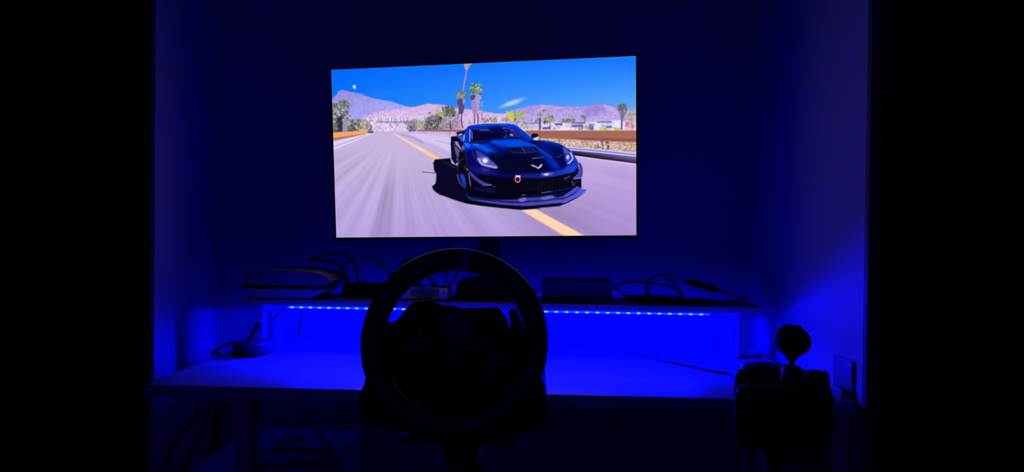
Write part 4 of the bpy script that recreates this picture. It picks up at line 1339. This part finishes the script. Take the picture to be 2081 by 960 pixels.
o = wpart('rotary_dial', lathe([(.010, .009), (.010, .015), (.008, .0165), (.002, .017)], 24, (x, y, 0)), M['grey'], hubpart)
o.data.transform(Wroll)
padR = [(1031, 627), (1036, 623), (1046, 622), (1052, 628), (1058, 645), (1066, 662), (1070, 690), (1040, 700), (1036, 660)]
padL = [(836, 612), (828, 618), (816, 640), (808, 655), (806, 690), (836, 694), (845, 640)]
wpart('paddle', prism([wl(*p) for p in padR], -.030, -.024, .0012), M['black'])
wpart('paddle', prism([wl(*p) for p in padL], -.030, -.024, .0012), M['black'])
wpart('quick_release', lathe([(.042, -.060), (.042, -.030), (.036, -.012)], 32), M['black'])
Wi = Wm.inverted()


def wworld(name, bm, m):
    bmesh.ops.transform(bm, matrix=Wi, verts=bm.verts)
    return link(name, bm, m, rw)


prof = [(-.292, .800), (-.288, .840), (-.262, .880), (-.22, .905), (-.18, .915), (-.07, .915), (-.03, .905), (.005, .880), (.020, .840), (.022, .800), (.012, .782), (-.05, .772), (-.21, .772), (-.275, .782)]
wworld('base_housing', prism(crom(prof, 3), .885, 1.085, .012, 3, plane='xz'), M['black'])
for x in (-.20, -.07):
    wworld('clamp_foot', box(x - .02, x + .02, .92, 1.05, .7525, .776, .004), M['rubber'])
wworld('clamp_knob', lathe([(.013, .722), (.016, .728), (.016, .748), (.011, .755)], 20, (-.012, .99, .025)), M['black'])
wworld('clamp_knob', lathe([(.013, .722), (.016, .728), (.016, .748), (.011, .755)], 20, (-.235, .99, .035)), M['black'])

# ------------------------------------------------------------------ wheel stand
ws = thing('wheel_stand', 'dark steel wheel stand in front of the desk holding wheel and shifter', 'stand', (-.13, .98, 0))
link('mounting_plate', box(-.10, .10, -.07, .08, .742, .752, .003), M['stand'], ws)
link('upright', box(-.03, .03, .015, .065, .05, .742, .004), M['stand'], ws)
link('floor_bar', box(-.27, .27, .02, .06, 0, .045, .004), M['stand'], ws)
link('foot_bar', box(-.02, .02, -.42, .30, .0, .04, .004), M['stand'], ws)
link('brace', tube([(-.012, -.07, .742), (.012, .03, .50), (.03, .04, .42)], .009, 10, 1), M['stand'], ws)
link('shifter_arm', tube([(.0, .04, .56), (.24, .02, .56), (.42, -.03, .56), (.505, -.08, .565)], .013, 12, 6), M['stand'], ws)
link('shifter_post', tube([(.515, -.095, .552), (.515, -.095, .764)], .013, 12, 1), M['stand'], ws)
link('shifter_plate', box(.48, .56, -.155, -.075, .764, .776, .002), M['stand'], ws)

cable('cable', P([(1262, 846), (1250, 858), (1232, 882), (1214, 906)], 1.40), .0035, 'pale cable stub slanting under the right of the desk', 'greycable')
cable('cable', P([(1166, 842), (1148, 856), (1128, 872), (1112, 890)], 1.44), .0028, 'pale cable stub slanting under the desk behind the clamp', 'greycable')
cable('cable', P([(1068, 902), (1086, 903), (1120, 897), (1150, 895), (1180, 901), (1198, 906)], 1.40), .0028, 'pale cable sagging low under the middle of the desk', 'greycable')

# ------------------------------------------------------------------ gear shifter
SO = at(1590, 800, y=.87)
SO.z = .776
SA = math.atan2(SO.x, SO.y)
EXV = Vector((math.cos(SA), -math.sin(SA), 0))
EYV = Vector((math.sin(SA), math.cos(SA), 0))
sh = thing('gear_shifter', 'black gear shifter with round ball knob on the right of the wheel', 'shifter', SO, -SA)


def rel(u, v, y):
    """shifter coordinates of a traced point lying at local depth y - 0.87"""
    d = Vector((_f + (u - CX) / F_PX * _r - (v - CY) / F_PX * _u).tolist())
    e = Vector(EYE.tolist())
    t = ((SO - e).dot(EYV) + (y - .87)) / d.dot(EYV)
    p = e + d * t - SO
    return Vector((p.dot(EXV), p.dot(EYV), p.z))


fy = .815
pl = [rel(u, v, fy) for u, v in ((1500, 916), (1516, 924), (1664, 926), (1682, 916), (1690, 880), (1690, 812), (1678, 797), (1640, 790), (1540, 787), (1500, 790), (1491, 806), (1491, 890))]
pl = [(p.x, max(p.z, .0)) for p in pl]
link('housing', prism(pl, fy - .87, .075, .008, 3, plane='xz'), M['black'], sh)
tp = rel(1590, 788, fy)
ztop = tp.z - .001
# raised deck at the back left, clamp knobs left and right
dk = [rel(u, v, .90) for u, v in ((1490, 800), (1494, 768), (1502, 750), (1516, 743), (1556, 742), (1588, 747), (1600, 760), (1606, 800))]
link('rear_deck', prism([(p.x, p.z) for p in dk], .010, .062, .006, 3, plane='xz'), M['gloss'], sh)
for (u, va, vb, wpx) in ((1515, 753, 800, 17), (1663, 755, 806, 18)):
    a, b2 = rel(u, va, .86), rel(u, vb, .86)
    r = wpx * .86 / 1100
    kb = lathe([(r * .95, b2.z), (r, b2.z + .004), (r, a.z - .006), (r * .93, a.z - .001), (r * .6, a.z)], 28, (a.x, -.01, 0))
    kn = link('clamp_knob', kb, M['black'], sh)
    rib = bmesh.new()
    for k in range(14):
        t = 2 * math.pi * k / 14
        box(a.x + r * math.cos(t) - .0012, a.x + r * math.cos(t) + .0012, -.01 + r * math.sin(t) - .0012, -.01 + r * math.sin(t) + .0012, b2.z + .006, a.z - .008, bm=rib)
    link('grip_ribs', rib, M['black'], kn)
c0 = rel(1609, 693, .87)
bx, by = c0.x, c0.y
zb0 = rel(1609, 800, .87).z
zb1 = rel(1609, 745, .87).z
link('boot', lathe([(.033, zb0 - .004), (.029, zb0 + .006), (.020, zb0 + .018), (.0165, zb0 + .028), (.014, zb1 - .003), (.0135, zb1), (.007, zb1 + .001)], 24, (bx, by, 0)), M['leather'], sh)
link('boot_ring', torus(.034, .0025, .002, zb0 - .001, nu=40, nv=8), M['steel'], sh).location = (bx, by, 0)
link('shaft', lathe([(.0048, zb1 - .01), (.0048, zb1 + .016), (.0088, zb1 + .021)], 18, (bx, by, 0)), M['steel'], sh)
link('knob_collar', lathe([(.0085, zb1 + .011), (.0092, zb1 + .014), (.013, zb1 + .024)], 20, (bx, by, 0)), M['black'], sh)
kb = ellipsoid((c0.x, c0.y, c0.z), .0268, .0265, .0243, 36, 22)
knob = link('ball_knob', kb, M['black'], sh)
link('pattern_disc', lathe([(.013, .0228), (.0125, .0238), (.004, .0246)], 28, (c0.x, c0.y, c0.z)), M['gloss'], knob)
a, b2 = rel(1680, 797, .87), rel(1691, 818, .87)
link('side_bracket', box(a.x, b2.x, -.03, .03, b2.z - .01, a.z, .001), M['black'], sh)
dc = rel(1562, 772, .85)
link('round_dial', lathe([(.017, -.004), (.017, .002), (.014, .0035), (.004, .004)], 30, (dc.x, 0, ztop)), M['gloss'], sh)
for (u, v) in ((1549, 769), (1548, 787), (1597, 812)):
    q = rel(u, v, .83)
    link('screw', ellipsoid((q.x, -.045, ztop + .0005), .0016, .0016, .0012, 8, 5), M['steel'], sh)
